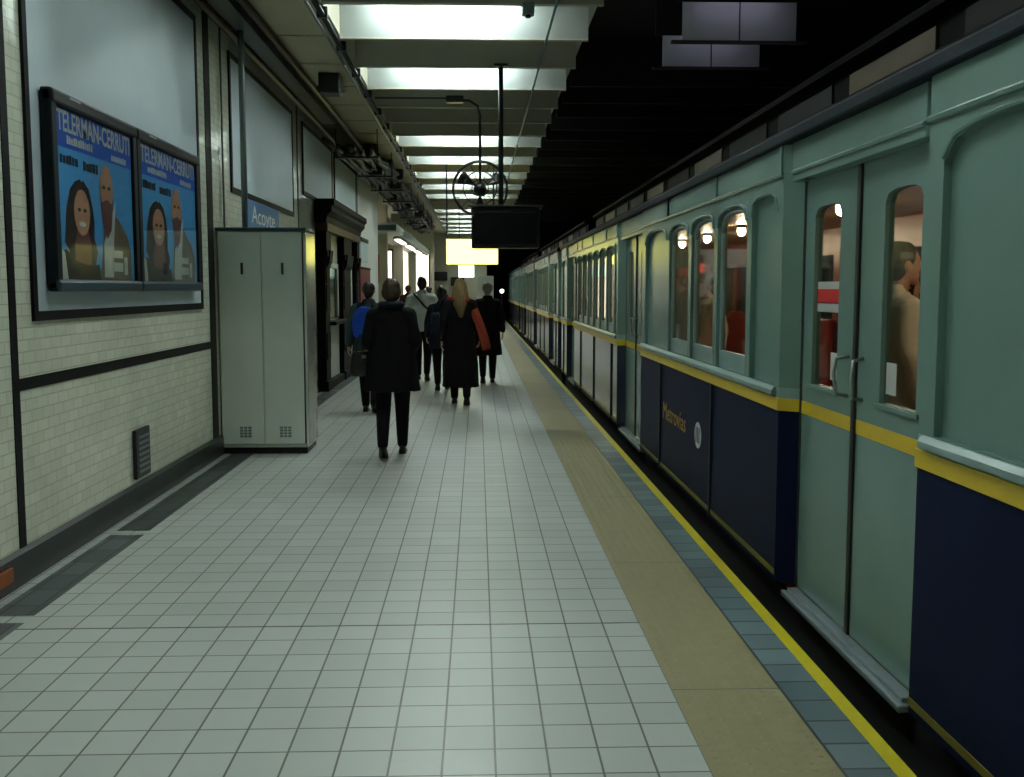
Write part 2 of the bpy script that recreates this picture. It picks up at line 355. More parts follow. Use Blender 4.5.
# ------------------------------------------------------------------ people
def person(label, loc, rotz, height, top, topmat, trmat, hair, hairmat, lead=1, hem=0.62, skin='skin', arms='walk', shoulder=1.0, stride=1.0, scarf=None, cap=None, still=False, voxel=0.009, skirt=False, width=1.0, group=None):
    r = thing('person', label, 'person', loc, rotz, group)
    s = height / 1.75
    V = lambda x, y, z: Vector((x, y, z)) * s
    sh = 0.185 * shoulder
    L = {}
    for side in (-1, 1):
        if still:
            k, a, toe, pitch = V(.1 * side, .02, .50), V(.1 * side, -.02, .09), V(.12 * side, .17, .0), 0
        elif side == lead:
            k, a, toe, pitch = V(.09 * side, .17 * stride, .50), V(.085 * side, .24 * stride, .09), None, 0
        else:
            k, a, toe, pitch = V(.09 * side, .02 * stride, .485), V(.085 * side, -.25 * stride, .15), None, 32
        L[side] = (V(.095 * side, 0, .93), k, a, pitch)
    A = {}
    for side in (-1, 1):
        fwd = -1 if side == lead else 1
        if still: fwd = 0
        elb = V((sh / .185 * .185 + .065) * side, .05 * fwd - .03, 1.16)
        wr = V((sh / .185 * .185 + .075) * side, .12 * fwd + .03, .92)
        if arms == 'bag' and side == -1:
            elb = V((sh + .045) * side, -.07, 1.16); wr = V((sh + .075) * side, .13, 1.09)
        if arms == 'bag' and side == 1:
            elb = V((sh + .045) * side, -.06, 1.15); wr = V((sh - .03) * side, .15, 1.04)
        if arms == 'hold' and side == 1:
            elb = V((sh + .06) * side, -.02, 1.17); wr = V((sh + .0) * side, .17, 1.12)
        A[side] = (V((sh - .012) * side, 0, 1.395), elb, wr)
    b = MB()
    # trunk
    b.ell(V(0, 0, .98), (.165 * s, .115 * s, .13 * s)); b.ell(V(0, .0, 1.12), (.14 * s, .10 * s, .15 * s)); b.ell(V(0, .005, 1.29), (.165 * s, .115 * s, .19 * s))
    b.caps(V(-sh * .72, 0, 1.385), V(sh * .72, 0, 1.385), .058 * s, .058 * s); b.caps(V(0, -.01, 1.40), V(0, .012, 1.56), .062 * s, .052 * s)
    # head with face
    hc = V(0, .03, 1.645)
    b.ell(hc, (.074 * s, .092 * s, .11 * s)); b.ell(V(0, .05, 1.59), (.056 * s, .062 * s, .055 * s))
    b.caps(V(0, .118, 1.655), V(0, .138, 1.628), .009 * s, .014 * s); b.caps(V(-.03, .10, 1.668), V(.03, .10, 1.668), .012 * s, .012 * s)
    b.caps(V(-.02, .106, 1.585), V(.02, .106, 1.585), .009 * s, .009 * s); b.caps(V(0, .098, 1.548), V(0, .10, 1.552), .02 * s, .02 * s)
    for side in (-1, 1): b.ell(V(.077 * side, .015, 1.64), (.012 * s, .022 * s, .034 * s))
    for side in (-1, 1):
        h_, k, a, pitch = L[side]
        b.chain([h_, h_.lerp(k, .5), k, k.lerp(a, .35), a], [.092 * s, .078 * s, .055 * s, .056 * s, .036 * s])
        b.caps(a, a + V(0, .10, -.05), .034 * s, .028 * s)
        S_, E_, W_ = A[side]
        b.chain([S_, E_, W_], [.052 * s, .040 * s, .027 * s])
        # hand: palm, four fingers of unequal length, thumb from the side of the palm
        d = (W_ - E_).normalized(); inward = Vector((-side, 0, 0)); inward = (inward - d * inward.dot(d)).normalized(); fw = d.cross(inward) * (1 if side > 0 else -1)
        if fw.y < 0: fw = -fw
        p0 = W_ + d * .02 * s; p1 = W_ + d * .085 * s
        for q in (-1, -.33, .33, 1): b.caps(p0 + fw * q * .020 * s, p1 + fw * q * .028 * s, .014 * s, .0125 * s, 8)
        for q, ln in ((1, .062), (.36, .073), (-.3, .068), (-.95, .052)):
            f0 = p1 + fw * q * .029 * s; f1 = f0 + (d * .92 + inward * .25).normalized() * ln * .5 * s; f2 = f1 + (d * .75 + inward * .66).normalized() * ln * .5 * s
            b.chain([f0, f1, f2], [.0105 * s, .0095 * s, .008 * s], 8)
        t0 = p0 + fw * .024 * s; t1 = t0 + (fw * .75 + d * .65 + inward * .25).normalized() * .036 * s; t2 = t1 + (fw * .25 + d * .95 + inward * .3).normalized() * .03 * s
        b.chain([t0, t1, t2], [.013 * s, .011 * s, .009 * s], 8)
    remesh(b, 'body', M[skin], r, voxel * .85, 2)
    for side in (-1, 1): 
        e = MB().ell(V(.031 * side, .108, 1.648), (.011 * s, .008 * s, .008 * s), 8); e.mi = 1
        e.ell(V(.031 * side, .1135, 1.648), (.005 * s, .004 * s, .005 * s), 8); e.build('eye', [M['eyew'], M['h_dark']], r, True)
    e = MB().caps(V(-.018, .114, 1.585), V(.018, .114, 1.585), .006 * s, .006 * s); e.build('lips', M['lips'], r, True)
    # trousers
    t = MB()
    t.ell(V(0, 0, .97), (.178 * s, .13 * s, .12 * s))
    for side in (-1, 1):
        h_, k, a, pitch = L[side]
        a2 = a + (k - a).normalized() * .01
        t.chain([h_, h_.lerp(k, .5), k, k.lerp(a2, .5), a2], [.105 * s, .094 * s, .076 * s, .066 * s, .054 * s])
    remesh(t, 'trousers', M[trmat], r, voxel, 3)
    # shoes
    for side in (-1, 1):
        h_, k, a, pitch = L[side]
        sb = MB(); rings = []
        for yv, w, h2 in ((-.075, .022, .05), (-.06, .034, .085), (-.02, .038, .105), (.03, .040, .09), (.09, .046, .062), (.14, .046, .048), (.18, .036, .036), (.198, .016, .022)):
            rings.append([(w * s * math.cos(q * PI / 8) * (1.0 if q not in (0, 8) else 1.02), yv * s, max(0.0, h2 * s * math.sin(q * PI / 8))) for q in range(9)])
        sb.loft(rings)
        so = sb.build('shoe', M['leather'], r, True)
        if pitch == 0: so.location = (a.x, a.y, 0)
        else:
            P = math.radians(-pitch); Lf = .17 * s
            so.rotation_euler = (P, 0, 0)
            so.location = (a.x, a.y - .0, Lf * math.sin(-P) * 1.0 - .0)
            so.location.y = a.y + .02 * s
    # coat / jacket
    c = MB()
    W = width
    if top:
        prof = [(1.50, .065, .07), (1.465, .10, .085), (1.43, .145 * shoulder, .10), (1.37, .19 * shoulder, .12), (1.25, .20 * W, .135), (1.12, .195 * W, .14), (1.0, .205 * W, .155), (.85, .225 * W, .17), (.72, .235 * W, .18), (.6, .245 * W, .19), (.45, .25 * W, .20), (.3, .255 * W, .21), (.18, .255 * W, .215)]
        rings = []
        last = None
        for z, rx, ry in prof:
            if z < hem: break
            last = (z, rx, ry); rings.append((z, rx, ry))
        rings.append((hem, last[1] + .008, last[2] + .008))
        rr = []
        for z, rx, ry in rings:
            rr.append([V(rx * math.cos(2 * PI * i / 20), ry * math.sin(2 * PI * i / 20), z) for i in range(20)])
        c.loft(rr[::-1])
        for side in (-1, 1):
            S_, E_, W_ = A[side]
            W2 = E_.lerp(W_, .93)
            c.chain([V(0, 0, 1.43), S_ + V(-.004 * side, 0, .0), E_, W2], [.088 * s, .078 * s, .066 * s, .052 * s])
        c.caps(V(-.05, -.02, 1.50), V(.05, -.02, 1.50), .045 * s, .045 * s)
        remesh(c, top, M[topmat], r, voxel * 1.1, 3, 0.012)
    # hair
    h = MB()
    h.ell(hc + V(0, -.012, .022), (.086 * s, .10 * s, .105 * s)); h.ell(hc + V(0, -.05, -.02), (.078 * s, .068 * s, .09 * s))
    if hair == 'bob':
        h.ell(hc + V(0, -.03, -.03), (.097 * s, .088 * s, .10 * s))
    if hair == 'long':
        h.chain([hc + V(0, -.05, 0), hc + V(.0, -.095, -.12), hc + V(.01, -.135, -.26), hc + V(.015, -.15, -.38)], [.085 * s, .085 * s, .075 * s, .04 * s])
        for q in (-1, 1): h.chain([hc + V(.05 * q, -.03, .0), hc + V(.07 * q, -.06, -.12), hc + V(.06 * q, -.11, -.25)], [.05 * s, .05 * s, .035 * s])
    # keep the face clear
    ho = remesh(h, 'hair', M[hairmat], r, .008, 2, .020)
    me = ho.data; bm = bmesh.new(); bm.from_mesh(me)
    kill = [v for v in bm.verts if v.co.y > hc.y + .045 * s and v.co.z < hc.z + .055 * s]
    bmesh.ops.delete(bm, geom=kill, context='VERTS'); bm.to_mesh(me); bm.free()
    if cap:
        k = MB(); k.ell(hc + V(0, -.005, .06), (.094 * s, .108 * s, .075 * s)); k.caps(hc + V(-.04, .11, .05), hc + V(.04, .11, .05), .02 * s, .02 * s)
        remesh(k, 'cap', M[cap], r, .008, 2)
    if scarf:
        k = MB(); N = 14
        pts = [V(.10 * math.cos(2 * PI * i / N), -.01 + .085 * math.sin(2 * PI * i / N), 1.475 + .02 * math.sin(2 * PI * i / N)) for i in range(N + 1)]
        k.chain(pts, [.042 * s] * (N + 1), 8)
        # tail swinging out to the right
        tp = [V(.11, .02, 1.46), V(.20, -.06, 1.30), V(.27, -.10, 1.12), V(.33, -.13, .92), V(.36, -.14, .80)]
        for q in (-.035, 0, .035): k.chain([p + Vector((q * s, abs(q) * .2, q * .3)) for p in tp], [.022 * s, .026 * s, .03 * s, .034 * s, .03 * s], 8)
        remesh(k, 'scarf', M[scarf], r, .009, 2)
    return r, A, s

p1, A1, s1 = person('woman in black coat and black trousers walking away, nearest on the platform', (-0.815, 9.85, 0), 0.03, 1.69, 'coat', 'c_black', 'c_black', 'bob', 'h_auburn', lead=1, hem=0.66, width=1.16, shoulder=1.02, arms='bag')
k = MB(); N = 14
k.chain([Vector((.098 * math.cos(2 * PI * i / N), -.012 + .09 * math.sin(2 * PI * i / N), 1.455)) for i in range(N + 1)], [.032] * (N + 1), 8)
remesh(k, 'collar', M['c_dkblue'], p1, .009, 2)['label'] = 'dark blue collar'
person('person in teal jacket carrying a blue backpack behind the nearest woman', (-1.40, 13.4, 0), -0.05, 1.68, 'jacket', 'c_teal', 'c_black', 'short', 'h_dark', lead=-1, hem=0.78, stride=.8)
person('man in pale grey jacket with a black shoulder strap', (-0.97, 18.2, 0), 0.0, 1.80, 'jacket', 'c_grey', 'c_black2', 'short', 'h_dark', lead=-1, hem=0.84, shoulder=1.12, width=1.1)
person('woman with long blond hair, orange scarf and long black coat', (-0.24, 14.3, 0), 0.02, 1.73, 'coat', 'c_black', 'c_black', 'long', 'h_blond', lead=-1, hem=0.26, scarf='c_orange', width=1.0)
person('grey haired man in knee length dark coat beside the train', (0.17, 17.6, 0), 0.0, 1.70, 'coat', 'c_black2', 'c_black', 'short', 'h_grey', lead=1, hem=0.50, width=1.0, stride=.7)
person('person in dark jacket half hidden left of the blond woman', (-0.56, 16.4, 0), 0.05, 1.62, 'jacket', 'c_dkblue', 'c_black', 'bob', 'h_dark', lead=1, hem=0.72)
person('distant person in cream top walking toward the far wall', (-1.22, 26.0, 0), 0.0, 1.66, 'jacket', 'c_white', 'c_dkblue', 'short', 'h_dark', lead=1, hem=0.8, voxel=.012)
person('distant person in red top walking toward the far wall', (-0.95, 27.5, 0), 0.0, 1.68, 'jacket', 'c_red', 'c_black', 'short', 'h_dark', lead=-1, hem=0.8, voxel=.012)
person('distant person in brown coat near the shop opening', (-2.0, 30.0, 0), 0.2, 1.70, 'coat', 'c_brown', 'c_black', 'short', 'h_auburn', lead=1, hem=0.6, voxel=.012)
# passengers
person('passenger in red cap standing inside the nearest car', (2.30, 11.5, 0.045), PI / 2, 1.76, 'jacket', 'c_brown', 'c_black', 'short', 'h_dark', hem=0.8, cap='c_red', still=True, voxel=.012)
person('passenger in cream coat standing inside near the double door', (2.35, 5.75, 0.045), -PI / 2, 1.80, 'coat', 'c_white', 'c_brown', 'short', 'h_dark', hem=0.62, still=True, voxel=.012, skin='skin2')
person('passenger in red jacket standing inside behind the door glass', (2.62, 6.35, 0.045), -PI / 2, 1.66, 'jacket', 'c_red', 'c_black', 'bob', 'h_dark', hem=0.78, still=True, voxel=.012)
person('passenger in pale shirt standing inside behind the middle window', (2.35, 10.5, 0.045), PI * .6, 1.70, 'jacket', 'c_white', 'c_black', 'short', 'h_dark', hem=0.8, still=True, voxel=.012, skin='skin2')

# bags
r = thing('handbag', 'black handbag hanging from the left forearm of the nearest woman', 'handbag', (-1.085, 9.88, 0.775), 0.1)
b = MB(); rings = []
for z, w, d in ((0.0, .11, .05), (.03, .135, .065), (.12, .13, .06), (.2, .115, .045), (.235, .10, .03)):
    rings.append([(w * math.copysign(abs(math.cos(a)) ** .6, math.cos(a)), d * math.copysign(abs(math.sin(a)) ** .6, math.sin(a)), z) for a in [2 * PI * i / 20 for i in range(20)]])
b.loft(rings); b.build('bag_body', M['leather'], r, True)
MB().tube([(-.07, 0, .22), (-.06, 0, .33), (-.035, 0, .385), (.0, 0, .40), (.035, 0, .385), (.06, 0, .33), (.07, 0, .22)], .009, 8).build('strap', M['leather'], r, True)
MB().bbox(-.02, .02, -.06, -.04, .17, .20, .003).build('clasp', M['metal'], r)
r = thing('backpack', 'blue backpack worn on the back of the person in teal', 'backpack', (-1.43, 13.24, 1.0), -0.05)
b = MB(); rings = []
for z, w, d in ((-.02, .10, .05), (.0, .135, .075), (.08, .15, .09), (.2, .145, .085), (.3, .12, .065), (.36, .08, .045), (.38, .03, .02)):
    rings.append([(w * math.copysign(abs(math.cos(a)) ** .6, math.cos(a)), -.09 + d * math.copysign(abs(math.sin(a)) ** .6, math.sin(a)), z) for a in [2 * PI * i / 24 for i in range(24)]])
b.loft(rings); remesh(b, 'bag_body', M['c_blue'], r, .01, 3, .012)
MB().bbox(-.09, .09, -.185, -.15, .03, .14, .015).build('front_pocket', M['c_blue'], r)
for q in (-.09, .09): MB().tube([(q, 0.0, .34), (q, .06, .42), (q * 1.1, .14, .44)], .016, 8).build('shoulder_strap', M['c_dkblue'], r, True)
r = thing('shoulder_bag', 'slim black bag worn by the man in the pale jacket', 'bag', (-0.97, 18.2, 0))
MB().bbox(.22, .32, -.16, .12, .72, 1.0, .03).build('bag_body', M['leather'], r)
MB().tube([(.27, -.02, 1.0), (.18, -.17, 1.18), (0.02, -.17, 1.34), (-.12, -.11, 1.50), (-.14, 0, 1.54)], .018, 8).build('strap', M['leather'], r, True)
r = thing('shoulder_bag', 'dark blue bag on the left side of the blond woman', 'bag', (-0.24, 14.3, 0))
MB().bbox(-.40, -.27, -.18, .08, .98, 1.28, .04).build('bag_body', M['c_dkblue'], r)
MB().tube([(-.33, -.05, 1.27), (-.27, -.06, 1.42), (-.17, -.02, 1.52)], .014, 8).build('strap', M['c_dkblue'], r, True)

# ------------------------------------------------------------------ shell
Y0, Y1 = -4.0, 54.0
XW = -2.5            # tiled wall face
struct('floor', MB().box(-6.0, 0.774, Y0, Y1, -0.25, 0.0), M['floor'])
# tactile paving with domes near the camera
t = MB().box(0.774, 1.205, Y0, Y1, -0.25, 0.002)
y = 2.6
while y < 11.0:
    for k in range(8):
        cx = 0.806 + k * 0.0522
        ring0 = [(cx + 0.0125 * math.cos(a), y + 0.0125 * math.sin(a), 0.002) for a in [i * PI / 3 for i in range(6)]]
        ring1 = [(cx + 0.007 * math.cos(a), y + 0.007 * math.sin(a), 0.0048) for a in [i * PI / 3 for i in range(6)]]
        t.loft([ring0, ring1])
    y += 0.0522
t.mi = 1
for q in range(24): t.box(0.774, 1.205, 3.985 + 1.93 * q, 3.991 + 1.93 * q, 0.0, 0.0026)
struct('trim_1', t, [M['tactile'], M['black_gran']])
struct('trim_2', MB().box(1.205, 1.38, Y0, Y1, -0.25, 0.001), M['slate_tile'])
struct('trim_3', MB().box(1.38, 1.44, Y0, Y1, -0.25, 0.003), M['yellow_line'])
struct('trim_4', MB().box(1.36, 1.40, Y0, Y1, -1.1, -0.25), M['conc_dark'])
# dark border tiles along the wall, with pale replacement tiles
t = MB(); y = Y0
while y < 26:
    L = 0.28 * random.choice((2, 3, 4, 5, 6))
    t.box(-2.40, -2.185, y, min(y + L, 26), -0.01, 0.0022); y += L
    if random.random() < .25: y += 0.12
struct('trim_5', t, M['dark_tile'])
struct('trim_6', MB().box(-6.0, 0.774, 4.827, 4.836, -0.01, 0.0012), M['black_gran'])
struct('wall_left', MB().box(-2.75, XW, Y0, 26.3, -0.2, 4.75), M['wall_tile'])
struct('baseboard_left', MB().prism([(-2.5, 0), (-2.47, 0), (-2.47, 0.17), (-2.5, 0.19)], 'y', Y0, 26.3), M['black_gran'])
struct('wall_back', MB().box(-2.75, 9, Y0 - 0.2, Y0, -1.2, 5.4), M['conc_dark'])
struct('wall_right', MB().box(8.6, 8.8, Y0, Y1, -1.2, 5.4), M['conc_dark'])
struct('ceiling', MB().box(-6.0, 1.35, Y0, Y1, 4.75, 4.95), M['ceil'])
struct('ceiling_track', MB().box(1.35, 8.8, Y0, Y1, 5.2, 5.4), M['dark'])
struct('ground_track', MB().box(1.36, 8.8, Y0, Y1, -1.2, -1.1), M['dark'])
# end of the platform and the shop recess
struct('wall_recess', MB().box(-6.2, -6.0, 26.3, Y1, -0.2, 4.75), M['cream_wall'])
struct('wall_far', MB().box(-6.2, 0.45, 50.0, 50.2, -0.2, 4.75), M['cream_wall'])
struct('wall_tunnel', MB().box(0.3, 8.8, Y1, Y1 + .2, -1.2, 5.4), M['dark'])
struct('wall_side', MB().box(-6.2, -2.75, 26.1, 26.3, -0.2, 4.75), M['cream_wall'])

# black tile lines on the wall
n = 7
def trimline(y0, y1, z0, z1):
    global n
    struct('trim_%d' % n, MB().box(XW, XW + 0.006, y0, y1, z0, z1), M['black_tile']); n += 1
trimline(5.62, 5.70, 0.19, 4.3)
trimline(5.70, 9.78, 1.045, 1.112)
trimline(9.78, 9.98, 0.19, 4.3)
trimline(10.40, 10.45, 2.2, 4.3)
trimline(14.68, 14.76, 0.19, 4.3)
trimline(21.9, 21.96, 0.19, 4.3)

# advertising boards framed in black tile
def adboard(y0, y1, z0, z1, label, div=None):
    r = thing('advertising_board', label, 'board', (XW, (y0 + y1) / 2, z0))
    h = (y1 - y0) / 2; zz = z1 - z0; w = 0.055
    MB().box(0.001, 0.012, -h + w, h - w, w, zz - w).build('panel', M['board'], r)
    f = MB()
    f.box(0.001, 0.02, -h, h, 0, w); f.box(0.001, 0.02, -h, h, zz - w, zz)
    f.box(0.001, 0.02, -h, -h + w, w, zz - w); f.box(0.001, 0.02, h - w, h, w, zz - w)
    f.build('frame', M['black_tile'], r)
    return r
adboard(5.90, 9.5, 1.42, 4.0, 'large blank grey advertising board behind the two blue posters')
adboard(10.72, 14.3, 2.58, 3.98, 'blank grey advertising board on the wall above the metal locker')
adboard(15.1, 18.1, 2.95, 3.98, 'narrow blank grey board high above the near half of the dark booth')
adboard(18.4, 21.6, 2.95, 3.98, 'narrow blank grey board high above the far half of the dark booth')

# ------------------------------------------------------------------ ceiling: beams and light strips
ZB, ZT = 4.2, 4.72
XL, XR = -1.42, 1.165
order = ['nearest', 'second', 'third', 'fourth', 'fifth', 'sixth', 'seventh', 'eighth', 'ninth', 'tenth', 'eleventh', 'twelfth', 'thirteenth', 'fourteenth', 'fifteenth']
lit_no = 0
def light_strip(yk, label, group, power='tube'):
    r = thing('ceiling_light', label, 'ceiling light', (0, yk, ZB), 0, group)
    MB().box(XL, XR, -0.025, 0.025, 0, ZT - ZB).build('reflector', M['beamwhite'], r)
    MB().box(XL, XR, -0.035, 0.035, -0.012, 0.0).build('flange', M['beam'], r)
    MB().bbox(-1.02, 0.42, -0.30, -0.20, 0.43, 0.51).build('batten', M['white'], r)
    tb = MB()
    for dy in (-0.025, 0.025):
        tb.tube([(-1.0, -0.25 + dy, 0.405), (0.40, -0.25 + dy, 0.405)], 0.013, 6)
    tb.build('tube', M[power], r, label='glowing fluorescent tubes')
    return r
for k in range(-10, 29):
    yk = 11.12 + 1.36 * k
    lit = (k % 2 == 0) and k not in (4, 16)
    if lit:
        if k >= 0:
            lab = 'bright white ceiling light strip, %s in the row over the platform' % order[lit_no]; lit_no += 1
        else:
            lab = 'white ceiling light strip above the near end of the platform'
        light_strip(yk, lab, 'ceiling light strips')
    else:
        b = MB().box(XL, XR, yk - 0.02, yk + 0.02, ZB, ZT); b.box(XL, XR, yk - 0.035, yk + 0.035, ZB - 0.012, ZB)
        struct('ceiling_beam', b, M['beam'])
# tan soffit panels between the beams and the wall
for k in range(-9, 28):
    yk = 11.12 + 1.36 * k
    struct('ceiling_panel', MB().box(-2.12, -1.47, yk + 0.03, yk + 1.33, 4.22, 4.27), M['soffit'])
struct('trim_40', MB().box(-1.47, -1.42, Y0, 50, 4.22, 4.72), M['beam'])
# beam faces over the track, lit violet by added unseen tubes
for i, (yk, xa, xb) in enumerate(((11.12, 2.16, 3.36), (12.40, 2.18, 3.32))):
    r = thing('ceiling_light', ['dim violet ceiling light strip over the track, nearer of two', 'dim violet ceiling light strip over the track, farther of two'][i], 'ceiling light', ((xa + xb) / 2, yk, ZB), 0, 'dim lights over the track')  # not a lamp: beam face with an added unseen tube and plate
    h = (xb - xa) / 2
    MB().box(-h, h, -0.02, 0.02, 0, 0.5).build('reflector', M['beamwhite'], r)  # beam face that the added tube lights
    MB().box(-h - .12, h + .12, -0.03, 0.03, -0.03, 0.0).build('flange', M['conc_dark'], r)
    MB().box(-0.006, 0.006, -0.026, -0.02, 0, 0.5).build('joint', M['dark'], r)
    MB().box(-h - .15, h + .15, -0.38, -0.36, (0.30, 0.27)[i], 0.95).build('cover', M['dark'], r)  # added plate that hides the tube behind it
    MB().tube([(-0.45, -0.3, 0.42), (0.4, -0.3, 0.42)], 0.014, 6).build('tube', M['tube_dim'], r)  # added tube, out of view, to light the beam face violet
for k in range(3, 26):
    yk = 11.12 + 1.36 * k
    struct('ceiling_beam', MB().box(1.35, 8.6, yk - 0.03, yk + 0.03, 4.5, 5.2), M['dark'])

# conduits along the ceiling
def pipe_run(name, label, cat, pts, r, mat, group=None, brackets=None):
    rt = thing(name, label, cat, (0, 0, 0), 0, group)
    MB().tube(pts, r, 8).build('pipe', mat, rt, True)
    if brackets:
        for b in brackets:
            MB().box(*b).build('bracket', M['pipe_dark'], rt)
    return rt
pipe_run('ceiling_conduit', 'dark grey conduit running along the left ends of the ceiling lights', 'conduit', [(-1.44, Y0 + .1, 4.15), (-1.44, 49, 4.15)], 0.028, M['pipe_dark'],
         None, [(-1.49, -1.39, yy, yy + 0.05, 4.12, 4.22) for yy in [5.9 + 1.36 * i for i in range(16)]])
pipe_run('ceiling_conduit', 'thin steel conduit beside the dark one at the light strip ends', 'conduit', [(-1.54, Y0 + .1, 4.18), (-1.54, 40, 4.18)], 0.016, M['metal'])
pipe_run('ceiling_conduit', 'thin pale conduit crossing under the right half of the ceiling lights', 'conduit', [(0.72, Y0 + .1, 4.165), (0.72, 40, 4.165)], 0.014, M['pipe'])
pipe_run('wall_pipe', 'brownish pipe running along the top of the tiled wall', 'pipe', [(-2.38, Y0 + .1, 4.06), (-2.38, 27, 4.06)], 0.035, M['rust'])
pipe_run('wall_pipe', 'dark pipe running just below the tan ceiling panels', 'pipe', [(-2.1, Y0 + .1, 4.17), (-2.1, 32, 4.17)], 0.04, M['rust'])
r = thing('cable_tray', 'dark cable tray hung between the two pipes by the wall', 'cable tray', (-2.24, 0, 4.08))
t = MB().box(-0.10, 0.10, Y0 + .1, 16, 0, 0.012); t.box(-0.10, -0.09, Y0 + .1, 16, 0, 0.07); t.box(0.09, 0.10, Y0 + .1, 16, 0, 0.07)
t.build('tray', M['pipe_dark'], r)
for k in range(4):
    pts = []
    yy = Y0 + .2
    while yy < 16.2:
        pts.append((-0.06 + 0.04 * k + random.uniform(-.015, .015), yy, 0.03 + random.uniform(-.004, .012))); yy += 0.9
    MB().tube(pts, 0.016, 6).build('cable', M['cable'], r, True)
# dark cable bundle farther along, strapped under the ceiling
tangle = MB()
for i in range(16):
    pts = []; yy = 16.2 + 0.33 * i
    x, z = -2.30 + 0.125 * (i % 5) + 0.03 * (i // 5), 3.86 + 0.075 * (i // 4)
    while yy < 42:
        pts.append((x + random.uniform(-.05, .05), yy, z + random.uniform(-.055, .035))); yy += random.uniform(.35, .8)
    tangle.tube(pts, 0.030 + 0.009 * (i % 3), 6)
o = tangle.build('cable_tangle', M['cable'], None, True); o['kind'] = 'stuff'
tag(o, 'tangle of thick dark cables slung under the ceiling past the booth', 'cables')
for i in range(8):
    yy = 17.4 + 2.9 * i
    r = thing('cable_hanger', 'dark iron strap hanger of the tangled cable bundle, %s from the booth' % order[i].replace('nearest', 'first'), 'hanger', (-1.98, yy, 3.74), 0, 'cable hangers')
    MB().bbox(-.36, .36, -.04, .04, 0, .03, .006).build('crossbar', M['pipe_dark'], r)
    for q in (-.34, .34): MB().tube([(q, 0, .03), (q, 0, .48)], .010, 6).build('rod', M['pipe_dark'], r)
    MB().bbox(-.26 + .17 * (i % 3), .0 + .17 * (i % 3), -.16, .16, .03, .19 + .04 * (i % 2), .03).build('splice_box', M['black'], r)
jb = [(-1.80, 13.1, 'dark junction box under the tan ceiling panels near the lights'), (-1.95, 19.3, 'dark junction box above the far half of the booth'),
      (-1.75, 23.2, 'dark junction box just past the booth, hung under the ceiling'), (-1.85, 28.0, 'dark junction box above the shop opening')]
for x, yy, lab in jb:
    r = thing('junction_box', lab, 'junction box', (x, yy, 4.22))
    MB().bbox(-0.13, 0.13, -0.15, 0.15, -0.24, 0.0, 0.015).build('box', M['pipe_dark'], r)
    MB().bbox(-0.12, 0.12, -0.165, -0.15, -0.22, -0.02, 0.004).build('lid', M['black'], r)
    MB().tube([(0, 0.15, -0.12), (0, 0.5, -0.12), (0.05, 0.9, -0.04)], 0.015, 6).build('conduit_stub', M['pipe_dark'], r)

# ------------------------------------------------------------------ hanging things
# dark double sided information monitor on its pole
r = thing('hanging_monitor', 'black box hung from a ceiling pole in front of the yellow sign', 'monitor', (0.33, 12.4, 2.08))
MB().bbox(-0.40, 0.40, -0.16, 0.16, 0.0, 0.47, 0.02).build('housing', M['black'], r)
MB().bbox(-0.36, 0.36, -0.172, -0.155, 0.04, 0.42, 0.008).build('screen', pm('dark_screen', rgb(18, 22, 24), 0.15, var=.1), r)
MB().bbox(-0.44, 0.44, -0.19, 0.19, 0.47, 0.495, 0.008).build('hood', M['black'], r)
MB().tube([(-0.05, 0, 0.49), (-0.05, 0, 2.14)], 0.03, 10).build('pole', M['pipe_dark'], r, True)
MB().bbox(-0.13, 0.03, -0.08, 0.08, 2.10, 2.13, 0.005).build('mount_plate', M['pipe_dark'], r)
# wall fan on a drop pipe
r = thing('hanging_fan', 'round black caged fan hanging from a ceiling pipe beside the pole', 'fan', (0.04, 14.2, 2.95))
R = 0.37
t = MB()
def ringpts(rad, yy, N=28): return [(rad * math.cos(2 * PI * i / N), yy, rad * math.sin(2 * PI * i / N)) for i in range(N + 1)]
for rad, yy in ((R, 0.0), (R * .97, -0.06), (R * .97, 0.06), (R * .6, -0.10), (R * .3, -0.115)): t.tube(ringpts(rad, yy), 0.008 if rad != R else 0.012, 6, False)
t.build('cage_ring', M['black'], r, True)
t = MB()
for i in range(16):
    a = 2 * PI * i / 16; c, s = math.cos(a), math.sin(a)
    t.tube([(0.05 * c, -0.12, 0.05 * s), (R * .6 * c, -0.10, R * .6 * s), (R * .97 * c, -0.06, R * .97 * s), (R * c, 0, R * s)], 0.004, 5)
t.build('cage_wire', M['black'], r)
MB().tube([(0, -0.02, 0), (0, 0.05, 0), (0, 0.22, 0), (0, 0.26, 0)], [0.05, 0.09, 0.085, 0.04], 14).build('motor', M['black'], r, True)
for i in range(3):
    a0 = 2 * PI * i / 3 + 0.5; b = MB(); rows = []
    for j in range(6):
        rr = 0.05 + 0.27 * j / 5; w = 0.10 + 0.30 * j / 5 * (1 - .25 * j / 5)
        rows.append([(rr * math.cos(a0 + w * q), 0.028 * q - 0.03, rr * math.sin(a0 + w * q)) for q in (-1, -.33, .33, 1)])
    rings = [rw + [(p[0], p[1] + .004, p[2]) for p in rw[::-1]] for rw in rows]
    b.loft(rings); b.build('blade', M['black'], r, True)
MB().tube([(0, 0.14, 0.06), (0, 0.14, 1.0), (-0.03, 0.14, 1.12), (-0.14, 0.14, 1.19), (-0.34, 0.14, 1.2)], 0.018, 8).build('drop_pipe', M['pipe_dark'], r, True)
MB().bbox(-0.46, -0.22, 0.08, 0.20, 1.16, 1.25, 0.01).build('ceiling_mount', M['pipe_dark'], r)
MB().tube([(-0.4, 0.14, 1.22), (-1.42, 0.14, 1.22)], 0.012, 6).build('conduit', M['pipe_dark'], r)
